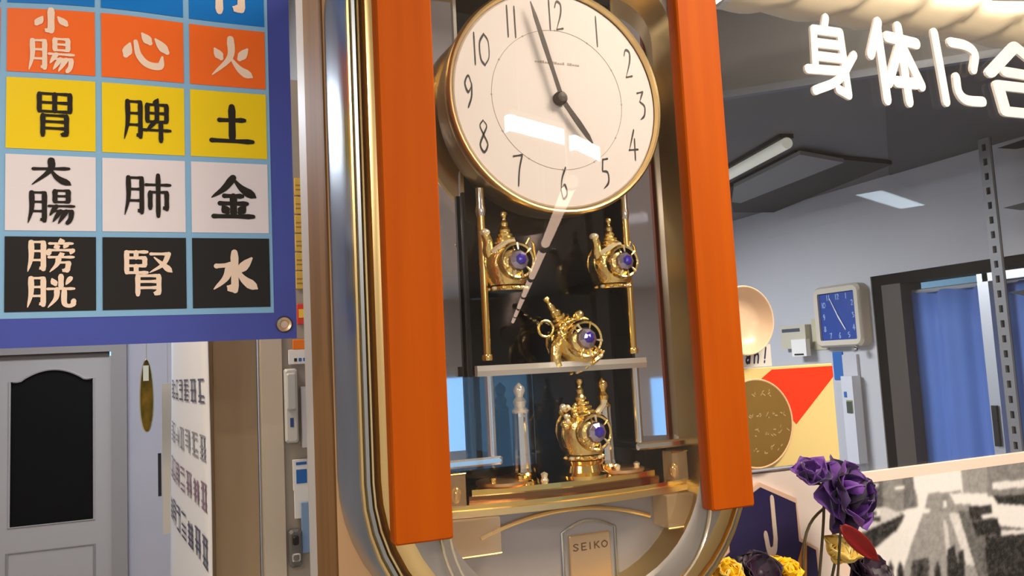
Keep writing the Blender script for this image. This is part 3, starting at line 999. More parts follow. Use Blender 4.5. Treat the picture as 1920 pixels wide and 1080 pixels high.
PBLUE = M('poster_blue', (70, 86, 180), .42, var=((9, 9, 9), .5, (70, 70, 160)), spec=.3)
GRIDB = M('grid_light_blue', (140, 190, 232), .5, spec=.3)
CELLM = {'blue': M('cell_blue', (0, 122, 214), .45, spec=.3), 'red': M('cell_orange', (255, 112, 28), .45, spec=.3), 'yellow': M('cell_yellow', (252, 218, 0), .45, spec=.3),
         'white': M('cell_white', (240, 232, 240), .45, spec=.3), 'black': M('cell_black', (22, 18, 18), .45, spec=.3)}
CHW = M('character_cream', (252, 226, 206), .5, spec=.3)
CHB = M('character_black', (30, 22, 16), .5, spec=.3)
sheet(-.285, .101, 1.838, 2.42, 0, 'sheet', PBLUE, poster, 24, 24, .0012)
gridp = sheet(-.265, .0775, 1.8665, 2.30, .0006, 'grid_panel', GRIDB, poster, 24, 24)
COLX = [-.258, -.1775, -.0920, -.0075, .0765]
ROWZ = [2.295, 2.184, 2.112, 2.033, 1.9505, 1.8700]
ROWC = ['blue', 'red', 'yellow', 'white', 'black']
CH = {(0, 3): ['', 'gyo'], (1, 1): ['sho', 'cho'], (1, 2): ['kokoro'], (1, 3): ['hi'], (2, 1): ['i'], (2, 2): ['hi2'], (2, 3): ['tsuchi'],
      (3, 1): ['dai', 'cho'], (3, 2): ['hai'], (3, 3): ['kin'], (4, 1): ['bo', 'ko'], (4, 2): ['jin'], (4, 3): ['mizu']}
for ri in range(5):
    for ci in range(4):
        x0, x1 = COLX[ci] + .0035, COLX[ci + 1] - .0025
        z1, z0 = ROWZ[ri] - .003, ROWZ[ri + 1] + .003
        cell = sheet(x0, x1, z0, z1, .0012, 'cell', CELLM[ROWC[ri]], poster, 6, 6)
        names = CH.get((ri, ci))
        if not names:
            continue
        light = ROWC[ri] in ('red', 'black', 'blue')
        xc, zc = (x0 + x1) / 2, (z0 + z1) / 2
        if ri == 0:
            boxes = [None, (xc - .019, 2.2445, .046, .046)]
        elif len(names) == 1:
            s = .0455
            boxes = [(xc - s / 2 + .003, zc + s / 2, s, s)]
        else:
            s = .034
            boxes = [(xc - s / 2 - .001, zc + .0345, .036, .0275), (xc - s / 2 - .004, zc + .0035, .042, .035)]
            if ri == 4:
                boxes = [(xc - .021, zc + .0350, .042, .0335), (xc - .021, zc - .001, .042, .0335)]
        for nm, bx in zip(names, boxes):
            if not nm:
                continue
            f = lambda u, v, l, bx=bx: (bx[0] + u * bx[2] / 100, bend(bx[0] + u * bx[2] / 100, bx[1] - v * bx[3] / 100) - .0018 - l, bx[1] - v * bx[3] / 100)
            big = len(G[nm]) < 9
            wv = (16 if big else 10.0) * (1.0 if len(names) == 1 else 1.1)
            if ri == 4:
                wv *= 1.05
            glyph_mb(G[nm], wv, f).build('character', CHW if light else CHB, cell)
# eyelet in the lower right corner
gx, gz = .0878, 1.8535
ey = MB().lathe([(.0040, -.0005), (.0048, -.0022), (.0075, -.0026), (.0088, -.0010), (.0090, .0)], (gx, PYB - .0008, gz), 'y', 24, False)
eo = ey.build('eyelet', M('eyelet_brass', (206, 176, 142), .25, 1.0), poster, True)
MB().lathe([(.0002, -.0003), (.0042, -.0003)], (gx, PYB - .0012, gz), 'y', 18, False).build('eyelet_hole', M('eyelet_hole_pale', (212, 188, 168), .6), eo)
for x in (-.27, .0878):
    MB().tube([(x, PYB + .0006, 2.41), (x, PYB + .0006, CEIL)], .0012, 6).build('hanging_cord', PALE, poster)

# ================================================================== LEFT BACKGROUND: door, hall
DOORM = M('door_grey_white', (176, 170, 168), .55, var=((3, 3, 3), .4, (166, 160, 160)))
FRM = M('door_frame_grey', (150, 144, 142), .6)
dt = thing('door_1', (-.66, 4.2, 0), 'grey-white panelled door with a dark arched window', None)
dt['kind'] = 'structure'
m = MB()
m.box(-1.03, -.975, 4.15, 4.2, 0, 2.0).box(-.375, -.31, 4.15, 4.2, 0, 2.0).box(-.975, -.375, 4.15, 4.2, 1.945, 2.0)
m.build('door_frame', FRM, dt)
wx0, wx1, wz0, wzs, wzt = -.785, -.448, 1.185, 1.825, 1.875
# arched top outline of the dark window
arch = []
for i in range(25):
    t = i / 24
    s = math.sin(math.pi * max(0, min(1, (t - .12) / .76)))
    arch.append((wx0 + (wx1 - wx0) * t, wzs + (wzt - wzs) * (s ** .8 if s > 0 else 0)))
leaf = MB()
leaf.box(-.975, wx0, 4.175, 4.2, .01, 1.925).box(wx1, -.375, 4.175, 4.2, .01, 1.925).box(wx0, wx1, 4.175, 4.2, .01, wz0)
top = [(wx0, 1.925)] + [(x, z) for x, z in arch] + [(wx1, 1.925)]
leaf.prism(top, 4.175, 4.2)
leaf.build('door_leaf', DOORM, dt)
MB().box(wx0 - .005, wx1 + .005, 4.190, 4.196, wz0 - .005, 1.88).build('dark_window', M('dark_door_glass', (8, 7, 10), .55, spec=.15), dt)
m = MB()
edge = [(wx0, wz0)] + arch + [(wx1, wz0)]
m.tube([(x, 4.175, z) for x, z in edge], .006, 6, True)
m.build('window_moulding', DOORM, dt, True)
m = MB()
pe = [(-.79, 1.075), (-.448, 1.075), (-.448, .25), (-.79, .25)]
m.tube([(x, 4.175, z) for x, z in pe], .007, 6, True)
m.build('panel_moulding', FRM, dt, True)
MB().box(-.975, -.385, 4.165, 4.2, 1.925, 1.945).build('door_head_gap', M('door_shadow_strip', (84, 76, 72), .8), dt)
MB().lathe([(.010, 0), (.010, -.04), (.026, -.045), (.028, -.06), (.018, -.072), (.001, -.074)], (-.925, 4.175, 1.0), 'y', 16).build('door_knob', SILV, dt, True)

# oval hanging ornament
orn = thing('hanging_ornament', (-.141, 2.6, 1.648), 'narrow leaf-shaped gold and green hanging ornament by the lilac wall', 'ornament')
ov = []
for i in range(32):
    a = 2 * math.pi * i / 32
    ov.append((-.141 + .017 * math.cos(a) * (1 - .12 * math.sin(a)), 1.757 + .105 * math.sin(a)))
ORN = M('ornament_green_gold', (172, 140, 60), .12, .9, var=((30, 30, 14), 1.0, (40, 62, 36)))
MB().prism(ov, 2.596, 2.604).build('leaf_plate', ORN, orn)
MB().tube([(x, 2.600, z) for x, z in ov], .003, 8, True).build('rim', M('ornament_rim', (214, 212, 190), .2, .8), orn, True)
MB().tube([(-.141, 2.6, 1.862), (-.141, 2.6, CEIL)], .0015, 6).build('cord', PALE, orn)
MB().box(-.150, -.135, 2.5955, 2.5965, 1.80, 1.845).build('bright_flake', M('ornament_white', (236, 246, 232), .15, .2), orn)

ed = thing('paper_strip', (-.085, 2.75, 1.2), 'narrow cream paper strip between the ornament and the banner', 'paper')
p0_, p1_ = wY(303, 720, 2.75), wY(322, 1000, 2.75)
MB().box(p0_.x, p0_.x + .05, 2.75, 2.756, p1_.z, p0_.z).build('paper', M('strip_cream', (206, 198, 186), .6), ed)
p0_, p1_ = wY(296, 850, 2.75), wY(303, 930, 2.75)
MB().box(p0_.x, p1_.x, 2.747, 2.752, p1_.z, p0_.z).build('dark_edge', BLACK, ed)
MB().tube([(p0_.x + .03, 2.753, p0_.z), (p0_.x + .03, 2.753, CEIL)], .0012, 6).build('cord', PALE, ed)

# white banner with foreshortened rows of writing
bn = thing('banner', (-.02, 1.9, 1.0), 'white cloth banner with four rows of dark writing beside the beige panel', 'banner')
BW = M('banner_white', (222, 220, 222), .8)
bA, bB = Vector((.0135, 1.50)), Vector((-.068, 2.30))


def bpt(t, z, lift=0.0):
    p = bA.lerp(bB, t)
    nn = Vector((-(bB - bA).y, (bB - bA).x)).normalized()
    if nn.x > 0:
        nn = -nn
    wob = .006 * math.sin(t * 5 + z * 3)
    return (p.x + nn.x * (lift + wob), p.y + nn.y * (lift + wob), z)


m = MB()
vs, fs = [], []
for j in range(21):
    for i in range(9):
        vs.append(bpt(i / 8, .9 + 1.25 * j / 20))
for j in range(20):
    for i in range(8):
        a = j * 9 + i
        fs.append((a, a + 1, a + 10, a + 9))
m.add(vs, fs)
bo = m.build('cloth', BW, bn, True)
sol = bo.modifiers.new('thick', 'SOLIDIFY')
sol.thickness = .002
MB().tube([bpt(-.01, 2.15), bpt(1.01, 2.15)], .008, 8).build('top_rod', PALE, bn)
for e in (0, 1):
    q = Vector(bpt(e, 2.15))
    MB().tube([q, (q.x, q.y, CEIL)], .0015, 6).build('cord', PALE, bn)
random.seed(5)
BINK = [M('banner_ink_dark', (84, 82, 104), .7), M('banner_ink_grey', (140, 138, 146), .7), M('banner_ink_mauve', (132, 104, 124), .7), M('banner_ink_navy', (70, 68, 94), .7)]
for ri, (zc, hh) in enumerate(((1.775, .040), (1.672, .042), (1.585, .046), (1.487, .050))):
    m = MB()
    for ci in range(7):
        t1 = .05 + ci * .128
        for k in range(5):
            if random.random() < .75:
                z = zc - hh / 2 + hh * k / 4
                a, b2 = t1, t1 + .09
                m.add([bpt(a, z, .004), bpt(b2, z, .004), bpt(b2, z + hh * .10, .004), bpt(a, z + hh * .10, .004)], [(0, 1, 2, 3)])
        for tt_ in ((t1 + .012, t1 + .028), (t1 + .060, t1 + .076)):
            if random.random() < .8:
                m.add([bpt(tt_[0], zc - hh / 2, .0042), bpt(tt_[1], zc - hh / 2, .0042), bpt(tt_[1], zc + hh / 2, .0042), bpt(tt_[0], zc + hh / 2, .0042)], [(0, 1, 2, 3)])
    m.build('writing_row', BINK[ri], bn)

# beige panels
BEIGE = M('beige_panel', (206, 180, 142), .6, var=((10, 10, 2), .5, (194, 166, 128)))
BEIGE2 = M('beige_panel_light', (192, 178, 160), .6, var=((10, 10, 2), .4, (182, 168, 148)))
cb = thing('tall_cabinet', (.06, 1.8, 0), 'tall beige cabinet with a dark gap on its right', 'cabinet')
MB().box(.026, .1035, 1.60, 2.0, 0, 2.3).build('cabinet_side', BEIGE, cb)
MB().box(.012, .0255, 1.595, 2.0, 0, 2.3).build('corner_post', M('brown_corner', (168, 140, 104), .6), cb)
MB().box(.1035, .1085, 1.66, 2.0, 0, 2.3).build('dark_gap', BLACK, cb)
c2 = thing('display_panel', (.16, 1.52, 0), 'light beige panel carrying price labels and switches', 'panel')
MB().box(.105, .141, 1.50, 1.58, 0, 2.35).build('panel_front', BEIGE2, c2)
MB().box(.141, .205, 1.505, 1.58, 0, 2.35).build('panel_grey', M('panel_grey_beige', (158, 148, 134), .6), c2)


def plate(name, px0, py0, px1, py1, mat, label, cat, Y=1.503, th=.003, group=None, bev=.001):
    a, b = wY(px0, py0, Y), wY(px1, py1, Y)
    xs, zs = sorted((a.x, b.x)), sorted((a.z, b.z))
    t = thing(name, ((xs[0] + xs[1]) / 2, Y, zs[0]), label, cat, group)
    MB().box(xs[0], xs[1], Y - th, Y, zs[0], zs[1], bev).build('backing', mat, t)
    return t, xs, zs, Y - th


WHT = M('paper_white', (224, 222, 220), .6)
BLU = M('print_blue', (30, 96, 172), .5)
ORG = M('label_orange', (232, 120, 20), .5)
REDL = M('label_red', (214, 60, 40), .5)
YEL = M('note_yellow', (206, 168, 72), .6)
PLASTIC = M('plastic_grey_white', (198, 194, 188), .45)
GL = 'labels on the beige panel'
for i in range(6):
    y0 = 334 + i * 35
    t, xs, zs, y = plate('yellow_note', 551 + i * .6, y0, 570 + i * .6, y0 + 33, YEL, ['topmost', 'second', 'third', 'fourth', 'fifth', 'lowest'][i] + ' yellow note beside the poster edge', 'note', group='yellow notes down the panel edge')
    for k in (.3, .55):
        MB().box(xs[0] + .002, xs[1] - .003, y - .0004, y, zs[0] + (zs[1] - zs[0]) * k, zs[0] + (zs[1] - zs[0]) * (k + .06)).build('written_line', M('note_ink', (150, 116, 50), .6), t)
t, xs, zs, y = plate('price_label', 556, 570, 573, 608, REDL, 'red and yellow label right of the brass eyelet', 'label', group=GL)
MB().box(xs[0] + .003, xs[1] - .003, y - .0005, y, zs[0] + .012, zs[1] - .010).build('yellow_print', M('print_yellow', (240, 196, 60), .5), t)
plate('price_label', 548, 637, 576, 655, ORG, 'orange label just below the poster corner', 'label', group=GL)
t, xs, zs, y = plate('price_label', 540, 656, 577, 682, WHT, 'white price label under the orange label', 'label', group=GL)
for k in range(3):
    MB().box(xs[0] + .010 + k * .008, xs[0] + .015 + k * .008, y - .0005, y, zs[0] + .005, zs[0] + .011).build('print', BLU if k else INK, t)
t, xs, zs, y = plate('wall_switch', 531, 692, 558, 828, PLASTIC, 'grey-white switch box with a small blue mark', 'switch', th=.02, bev=.003)
MB().box(xs[0] + .008, xs[0] + .014, y - .0006, y, zs[0] + .028, zs[0] + .044).build('blue_mark', M('mark_navy', (40, 66, 130), .5), t)
MB().box(xs[0] + .003, xs[1] - .003, y - .006, y, zs[0] + .058, zs[1] - .008, .002).build('cover', M('plastic_clear_grey', (186, 186, 182), .3), t)
plate('cable_duct', 563, 725, 577, 838, WHT, 'narrow white strip right of the switch box', 'strip', th=.008)
t, xs, zs, y = plate('price_label', 548, 862, 580, 917, WHT, 'white card with a blue square', 'label', group=GL)
MB().box(xs[0] + .006, xs[1] - .004, y - .0006, y, zs[0] + .012, zs[1] - .018).build('blue_square', BLU, t)
MB().box(xs[0] + .006, xs[1] - .004, y - .0006, y, zs[1] - .010, zs[1] - .005).build('blue_line', BLU, t)
plate('price_label', 551, 918, 580, 970, WHT, 'plain white card below the card with a blue square', 'label', group=GL)
plate('blue_tag', 564, 942, 584, 1035, M('tag_pale_blue', (122, 152, 190), .5), 'pale blue hanging tag below the white cards', 'tag', Y=1.498)
t, xs, zs, y = plate('door_latch', 540, 992, 566, 1060, M('latch_steel', (120, 118, 116), .35, .7), 'dark steel latch at the foot of the beige panel', 'latch', th=.014, bev=.004)
MB().box(xs[0] + .004, xs[1] - .004, y - .008, y, zs[0] + .012, zs[0] + .026, .002).build('bolt', SILV, t)
MB().box(xs[0] + .006, xs[1] - .006, y - .006, y, zs[1] - .026, zs[1] - .010, .002).build('keeper', BLACK, t)

# ================================================================== RIGHT: LETTERS AND SIGNS ON THE PANE
LETM = M('letter_cream_foam', (255, 243, 232), .6)
PANE = .878
for nm, px0, py0, px1, py1, wv, lab, hand_ in (
        ('mi', 1503, 34, 1606, 186, 16, 'dense cream foam letter 身, leftmost of the four on the pane', 0),
        ('karada', 1620, 42, 1722, 194, 14, 'cream foam letter 体, second from the left on the pane', 0),
        ('ni', 1743, 64, 1838, 198, 14, 'cream foam letter に of three rounded strokes, third from the left', 0),
        ('go', 1846, 86, 1985, 216, 14, 'cream foam letter 合 at the right edge of the picture', 0)):
    a, b = wY(px0, (py0 + py1) / 2, PANE), wY(px1, (py0 + py1) / 2, PANE)
    zt = (wY((px0 + px1) / 2, py0, PANE)).z
    zb = (wY((px0 + px1) / 2, py1, PANE)).z
    f = plane_map(a.x, zt, b.x - a.x, zt - zb, PANE - .0002)
    o = glyph_mb(G[nm], 11.5 if nm == 'mi' else wv, f, .004).build('cutout_letter', LETM, None, origin=((a.x + b.x) / 2, PANE, zb))
    tag(o, lab, 'letter', 'round letters on the pane')

# rolled cream blind behind the letters
BL0, BLZ, BLR = 1.00, 2.384, .040
bl = thing('rolled_blind', (1.25, BL0, BLZ - BLR), 'cream rolled-up blind with slanting folds above the letters', 'blind')
m = MB()
n, L = 28, 120
rings = []
for i in range(L + 1):
    x = .78 + 1.30 * i / L
    r = []
    for k in range(n):
        a = 2 * math.pi * k / n
        ph = (x * 8.5 - a / (2 * math.pi) * 3.0) % 1.0
        rr = BLR * (1 + .30 * (ph - .5))
        r.append((x, BL0 - rr * math.cos(a), BLZ + rr * math.sin(a)))
    rings.append(r)
m.loft(rings)
m.build('cloth_roll', M('blind_cream', (238, 222, 192), .55), bl, True, angle=60)
for x in (.775, 2.085):
    MB().tube([(x - .006, BL0, BLZ), (x + .006, BL0, BLZ)], .044, 20).build('end_bracket', LH, bl)
    MB().box(x - .005, x + .005, BL0 - .008, BL0 + .008, BLZ + .03, 2.70).build('bracket_arm', LH, bl)
# tube lamp just over the blind
sl = thing('strip_lamp', (1.5, .935, 2.50), 'white strip lamp mounted above the rolled blind', 'lamp')
MB().box(1.0, 2.06, .912, .948, 2.497, 2.54, .004).build('housing', LH, sl)
MB().tube([(1.02, .930, 2.482), (2.04, .930, 2.482)], .014, 12).build('tube', M('strip_glow', (255, 250, 240), .4, emit=((255, 240, 214), 30)), sl, True)
for x in (1.3, 1.8):
    MB().box(x - .006, x + .006, .924, .936, 2.54, CEIL).build('hanger', LH, sl)

# cream dish
dc = wY(1385, 602, .868)
dish = thing('cream_dish', (dc.x, .878, 1.79), 'round cream dish on the pane, half hidden by the wooden strip', 'dish')
CRM = M('dish_cream', (240, 208, 176), .35, coat=.3)
MB().lathe([(.001, .876), (.020, .876), (.036, .870), (.0435, .860), (.0450, .8545), (.0440, .853), (.0395, .8575), (.034, .866), (.018, .871), (.001, .8715)], (dc.x, 0, dc.z), 'y', 48).build('bowl', CRM, dish, True)
MB().torus((dc.x, .8545, dc.z), .0442, .0014, 'y', 48, 8).build('rim', M('dish_rim', (250, 220, 186), .4), dish, True)

# little sticker reading an!
a, b = wY(1380, 648, .877), wY(1447, 686, .877)
st = thing('sticker', ((a.x + b.x) / 2, .878, b.z), 'small white sticker with dark script below the cream dish', 'sticker')
MB().box(a.x - .02, b.x, .8765, .878, b.z, a.z).build('paper', WHT, st)
m = MB()
zt = a.z - .004
for i, ch in enumerate('an!'):
    x = a.x + .012 + i * .0135
    glyph_mb(LAT[ch], 20, lambda u, v, l, x=x: (x + u * .012 / 100 - (v - 50) * .00003, .8763 - l, zt - v * .020 / 100), mb=m)
m.build('script', M('sticker_ink', (36, 36, 70), .5), st)

# cream, red and gold sign
SY = .872
a = wY(1400, 690, SY)
b = wY(1580, 872, SY)
sx0, sx1, sz0, sz1 = .585, .8135, 1.645, 1.7765
sg = thing('square_sign', ((sx0 + sx1) / 2, .878, sz0), 'cream square sign with a red wedge and a bronze disc', 'sign')
MB().box(sx0, sx1, SY, .878, sz0, sz1, .0008).build('board', M('sign_cream', (238, 214, 146), .5, var=((6, 6, 6), .4, (232, 204, 132))), sg)
red = [wY(x, y, SY) for x, y in ((1425, 712), (1447, 693), (1560, 686), (1562, 706), (1493, 795))]
MB().prism([(p.x, p.z) for p in red], SY - .0006, SY + .0002).build('red_wedge', M('sign_red', (236, 60, 24), .45), sg)
cc = (.6775, 1.7045)
cr = .0585
disc = MB().lathe([(.0005, -.0042), (cr - .003, -.0042), (cr - .003, -.001), (.0005, -.001)], (cc[0], SY, cc[1]), 'y', 56).build('bronze_disc', M('sign_bronze', (156, 124, 62), .4, .35, var=((14, 14, 14), .5, (136, 102, 56))), sg)
MB().torus((cc[0], SY - .003, cc[1]), cr - .0015, .0017, 'y', 56, 8).build('disc_rim', M('sign_rim', (240, 196, 152), .45), sg, True)
FAINT = M('disc_faint_print', (190, 164, 116), .5)
random.seed(9)
for row, (z, h, x0) in enumerate(((1.742, .010, .672), (1.7135, .007, .664), (1.692, .014, .672), (1.668, .014, .668))):
    m = MB()
    for k in range(5):
        for q in range(3):
            x = x0 + k * .0125 + random.uniform(0, .007)
            zz = z + random.uniform(-.3, .3) * h
            dx, dz = random.uniform(.002, .005), random.uniform(-.004, .004)
            if (x - cc[0]) ** 2 + (zz - cc[1]) ** 2 < (cr - .010) ** 2:
                m.add([(x, SY - .0045, zz), (x + dx, SY - .0045, zz + dz), (x + dx, SY - .0045, zz + dz + .0016), (x, SY - .0045, zz + .0016)], [(0, 1, 2, 3)])
    m.build('faint_print', FAINT, sg)

# white card with a thin dark outline, below the square sign
CY = .876
cx0, cx1, cz1, cz0 = .585, .817, 1.642, 1.40
cdt = thing('white_card', ((cx0 + cx1) / 2, .878, cz0), 'white card with a thin dark outline behind the letter J sign', 'card')


def rpoly(x0, x1, z0, z1, r, n=6):
    o = []
    for cx, cz, a0 in ((x1 - r, z0 + r, -90), (x1 - r, z1 - r, 0), (x0 + r, z1 - r, 90), (x0 + r, z0 + r, 180)):
        for k in range(n + 1):
            an = math.radians(a0 + 90 * k / n)
            o.append((cx + r * math.cos(an), cz + r * math.sin(an)))
    return o


MB().prism(rpoly(cx0, cx1, cz0, cz1, .012), CY, .878).build('card', M('card_white', (232, 218, 212), .55), cdt)
MB().tube([(x, CY - .0002, z) for x, z in rpoly(cx0 + .002, cx1 - .002, cz0 + .002, cz1 - .002, .011)], .0009, 6, True).build('outline', M('card_outline', (92, 82, 84), .5), cdt)

# dark blue shield sign with J
JY = .868
jt = thing('letter_sign', (.69, .876, 1.42), 'dark blue shield sign with a cream letter J', 'sign')


def jpoly(off):
    base = [(.6755, 1.629), (.7325, 1.6025), (.7350, 1.551), (.7620, 1.5345), (.7620, 1.43), (.590, 1.43), (.590, 1.5345), (.6165, 1.551), (.6190, 1.6025)]
    c = Vector((.676, 1.52))
    o = []
    for p in base:
        v = Vector(p) - c
        o.append(tuple(c + v * (1 - off / v.length)))
    return o


MB().prism(jpoly(0), JY + .002, .876).build('sign_border', M('sign_border_peach', (226, 190, 166), .5), jt)
MB().prism(jpoly(.0062), JY, JY + .0025).build('sign_face', M('sign_navy', (44, 36, 84), .45, var=((12, 12, 12), .5, (36, 34, 72))), jt)
ja, jb = wY(1418, 936, JY), wY(1470, 1034, JY)
glyph_mb(G['J'], 17, plane_map(ja.x, ja.z, jb.x - ja.x, ja.z - jb.z, JY - .0002), .0012).build('letter', M('letter_cream', (216, 196, 184), .5), jt)
MB().prism([(p.x, p.z) for p in (wY(1505, 1018, JY), wY(1512, 1018, JY), wY(1512, 1080, JY), wY(1488, 1080, JY))], JY - .001, JY).build('orange_flash', M('sign_orange', (206, 132, 62), .5), jt)

# black and white street photograph
PH = .873
ph = thing('street_photograph', (1.0, .878, 1.33), 'black and white photograph of a busy street with a white top border', 'photograph')
fx0, fx1, fz0, fz1 = .797, 1.26, 1.33, 1.6245
MB().box(fx0, fx1, PH, .878, fz0, fz1, .0006).build('mount', M('photo_mount', (250, 224, 210), .5), ph)
gw, gh = 210, 140
ix0, ix1, iz0, iz1 = .826, 1.25, 1.345, 1.6095
XX, ZZ = np.meshgrid(np.linspace(ix0, ix1, gw), np.linspace(iz0, iz1, gh))
img = np.full((gh, gw), .42)


def inpoly(poly):
    pts = [wY(x, y, PH) for x, y in poly]
    P = [(p.x, p.z) for p in pts]
    inside = np.zeros(XX.shape, bool)
    j = len(P) - 1
    for i in range(len(P)):
        xi, zi = P[i]
        xj, zj = P[j]
        c = ((zi > ZZ) != (zj > ZZ)) & (XX < (xj - xi) * (ZZ - zi) / (zj - zi + 1e-12) + xi)
        inside ^= c
        j = i
    return inside


def paint(poly, g):
    img[inpoly(poly)] = g


def blur(n):
    global img
    for _ in range(n):
        p = np.pad(img, 1, mode='edge')
        img = (p[1:-1, 1:-1] * 2 + p[:-2, 1:-1] + p[2:, 1:-1] + p[1:-1, :-2] + p[1:-1, 2:]) / 6


paint([(1590, 880), (2000, 840), (2000, 960), (1590, 990)], .80)                                  # sky
paint([(1600, 890), (1660, 885), (1665, 960), (1600, 975)], .17)                                  # left buildings
paint([(1655, 895), (1700, 885), (1720, 930), (1720, 955), (1655, 965)], .30)
paint([(1690, 888), (1712, 888), (1718, 950), (1695, 955)], .22)
paint([(1800, 880), (1880, 868), (1880, 925), (1805, 925)], .36)                                  # right buildings
paint([(1850, 870), (2000, 850), (2000, 950), (1850, 930)], .28)
paint([(1860, 905), (1960, 895), (1960, 910), (1862, 918)], .72)
paint([(1740, 925), (1800, 920), (1830, 960), (1730, 965)], .34)
paint([(1590, 985), (1720, 950), (1745, 955), (1650, 1100), (1590, 1140)], .78)                   # left pavement
paint([(1590, 1010), (1690, 960), (1705, 975), (1640, 1028), (1590, 1050)], .10)                  # row of dark shrubs
paint([(1590, 960), (1660, 950), (1690, 965), (1600, 1005)], .62)
paint([(1730, 962), (1800, 958), (1870, 1150), (1660, 1150)], .36)                                # road
paint([(1778, 962), (1796, 962), (1840, 1060), (1812, 1060)], .66)                                # lit tram lane
paint([(1768, 975), (1774, 975), (1786, 1060), (1776, 1060)], .6)
paint([(1700, 960), (1728, 956), (1690, 1080), (1620, 1110)], .84)
paint([(1780, 925), (1830, 925), (1850, 945), (1790, 945)], .82)
paint([(1795, 958), (1850, 955), (2000, 1020), (2000, 1200), (1870, 1200)], .20)
paint([(1855, 950), (2000, 930), (2000, 1000), (1870, 985)], .78)                                 # right pavement
paint([(1865, 995), (2000, 990), (2000, 1010), (1875, 1003)], .7)
paint([(1815, 950), (1858, 945), (1862, 972), (1820, 975)], .09)                                  # cars
paint([(1820, 978), (1870, 972), (1878, 1002), (1830, 1004)], .07)
paint([(1845, 1006), (1920, 1000), (2000, 1080), (2000, 1200), (1860, 1160)], .06)
paint([(1840, 965), (1862, 962), (1866, 970), (1842, 973)], .8)
paint([(1860, 930), (1960, 925), (1960, 950), (1870, 945)], .08)
paint([(1620, 958), (1648, 955), (1650, 968), (1622, 972)], .9)                                   # light car
paint([(1626, 961), (1643, 959), (1644, 965), (1627, 967)], .05)
paint([(1622, 971), (1650, 968), (1651, 977), (1624, 980)], .07)
paint([(1764, 930), (1778, 930), (1776, 955), (1762, 957)], .30)                                  # tram
paint([(1768, 938), (1774, 938), (1774, 950), (1768, 952)], .85)
paint([(1632, 910), (1646, 908), (1646, 913), (1632, 915)], .8)
paint([(1676, 913), (1696, 911), (1696, 916), (1676, 919)], .85)
paint([(1710, 1050), (1740, 1045), (1745, 1120), (1700, 1120)], .14)
paint([(1775, 1030), (1790, 1020), (1800, 1100), (1775, 1100)], .08)
paint([(1796, 1035), (1806, 1030), (1812, 1110), (1796, 1110)], .1)
for x in (1612, 1640, 1664, 1682, 1720, 1752):
    paint([(x, 1062), (x + 5, 1050), (x + 11, 1064), (x + 16, 1160), (x - 8, 1160)], .05)         # heads at the bottom
img = np.clip((img - .40) * 1.35 + .46, .03, .97)
rng = np.random.default_rng(4)
nz = rng.random((gh // 2 + 1, gw // 2 + 1)).repeat(2, 0).repeat(2, 1)[:gh, :gw] - .5
img = np.clip(img + nz * .14, .02, .95)
blur(2)
img = np.clip(img + (rng.random(img.shape) - .5) * .05, .02, .95)
me = bpy.data.meshes.new('print')
vv = [(float(XX[j, i]) - 1.0, PH - .0006 - .878, float(ZZ[j, i]) - 1.33) for j in range(gh) for i in range(gw)]
ff = [(j * gw + i, j * gw + i + 1, (j + 1) * gw + i + 1, (j + 1) * gw + i) for j in range(gh - 1) for i in range(gw - 1)]
me.from_pydata(vv, [], ff)
at = me.color_attributes.new('print_tone', 'FLOAT_COLOR', 'POINT')
fl = img.ravel()
at.data.foreach_set('color', np.stack([fl * 1.0, fl * .98, fl * .98, np.ones_like(fl)], 1).ravel().astype(np.float32) ** 1.12)
pm = M('photo_print', (128, 128, 128), .4)
nd = pm.node_tree.nodes.new('ShaderNodeVertexColor')
nd.layer_name = 'print_tone'
pm.node_tree.links.new(nd.outputs[0], pm.node_tree.nodes['Principled BSDF'].inputs['Base Color'])
objof('print', me, pm, ph)

# ------------------------------------------------------------------ flowers in a vase below
shelf = thing('flower_shelf', (.72, .80, 1.225), 'narrow wooden shelf under the flowers', 'shelf')
MB().box(.52, 1.0, .735, .868, 1.225, 1.245, .002).build('board', PBROWN, shelf)
for x in (.58, .94):
    MB().box(x - .008, x + .008, .76, .868, 1.14, 1.225).build('bracket', BLACK, shelf)
vase = thing('vase', (.67, .80, 1.245), 'dark vase holding the artificial flowers', 'vase')
MB().lathe([(.03, 0), (.034, .004), (.042, .06), (.040, .12), (.026, .17), (.030, .185), (.027, .186), (.022, .17), (.02, .02)], (.67, .80, 1.245), 'z', 32).build('vase_body', M('vase_dark', (40, 32, 44), .25), vase, True)
STEM = M('stem_brown_green', (72, 62, 40), .6)
FY = .80


def petal(mb, c, axis, side, L, W, cup, curl=0.0, n=7):
    """cupped petal growing from c along axis; side = width direction"""
    axis, side = Vector(axis).normalized(), Vector(side).normalized()
    nn = axis.cross(side).normalized()
    vs, fs = [], []
    for i in range(n):
        t = i / (n - 1)
        wv = W * (math.sin(math.pi * (.10 + .82 * t)) ** .7)
        for k in range(5):
            s = (k - 2) / 2
            p = Vector(c) + axis * L * t * (1 - .15 * abs(s)) + side * wv * s + nn * (cup * (s * s) * W + curl * L * t * t + .08 * W * math.sin(7 * t + 4 * s))
            vs.append(p)
    for i in range(n - 1):
        for k in range(4):
            a = i * 5 + k
            fs.append((a, a + 1, a + 6, a + 5))
    mb.add(vs, fs)


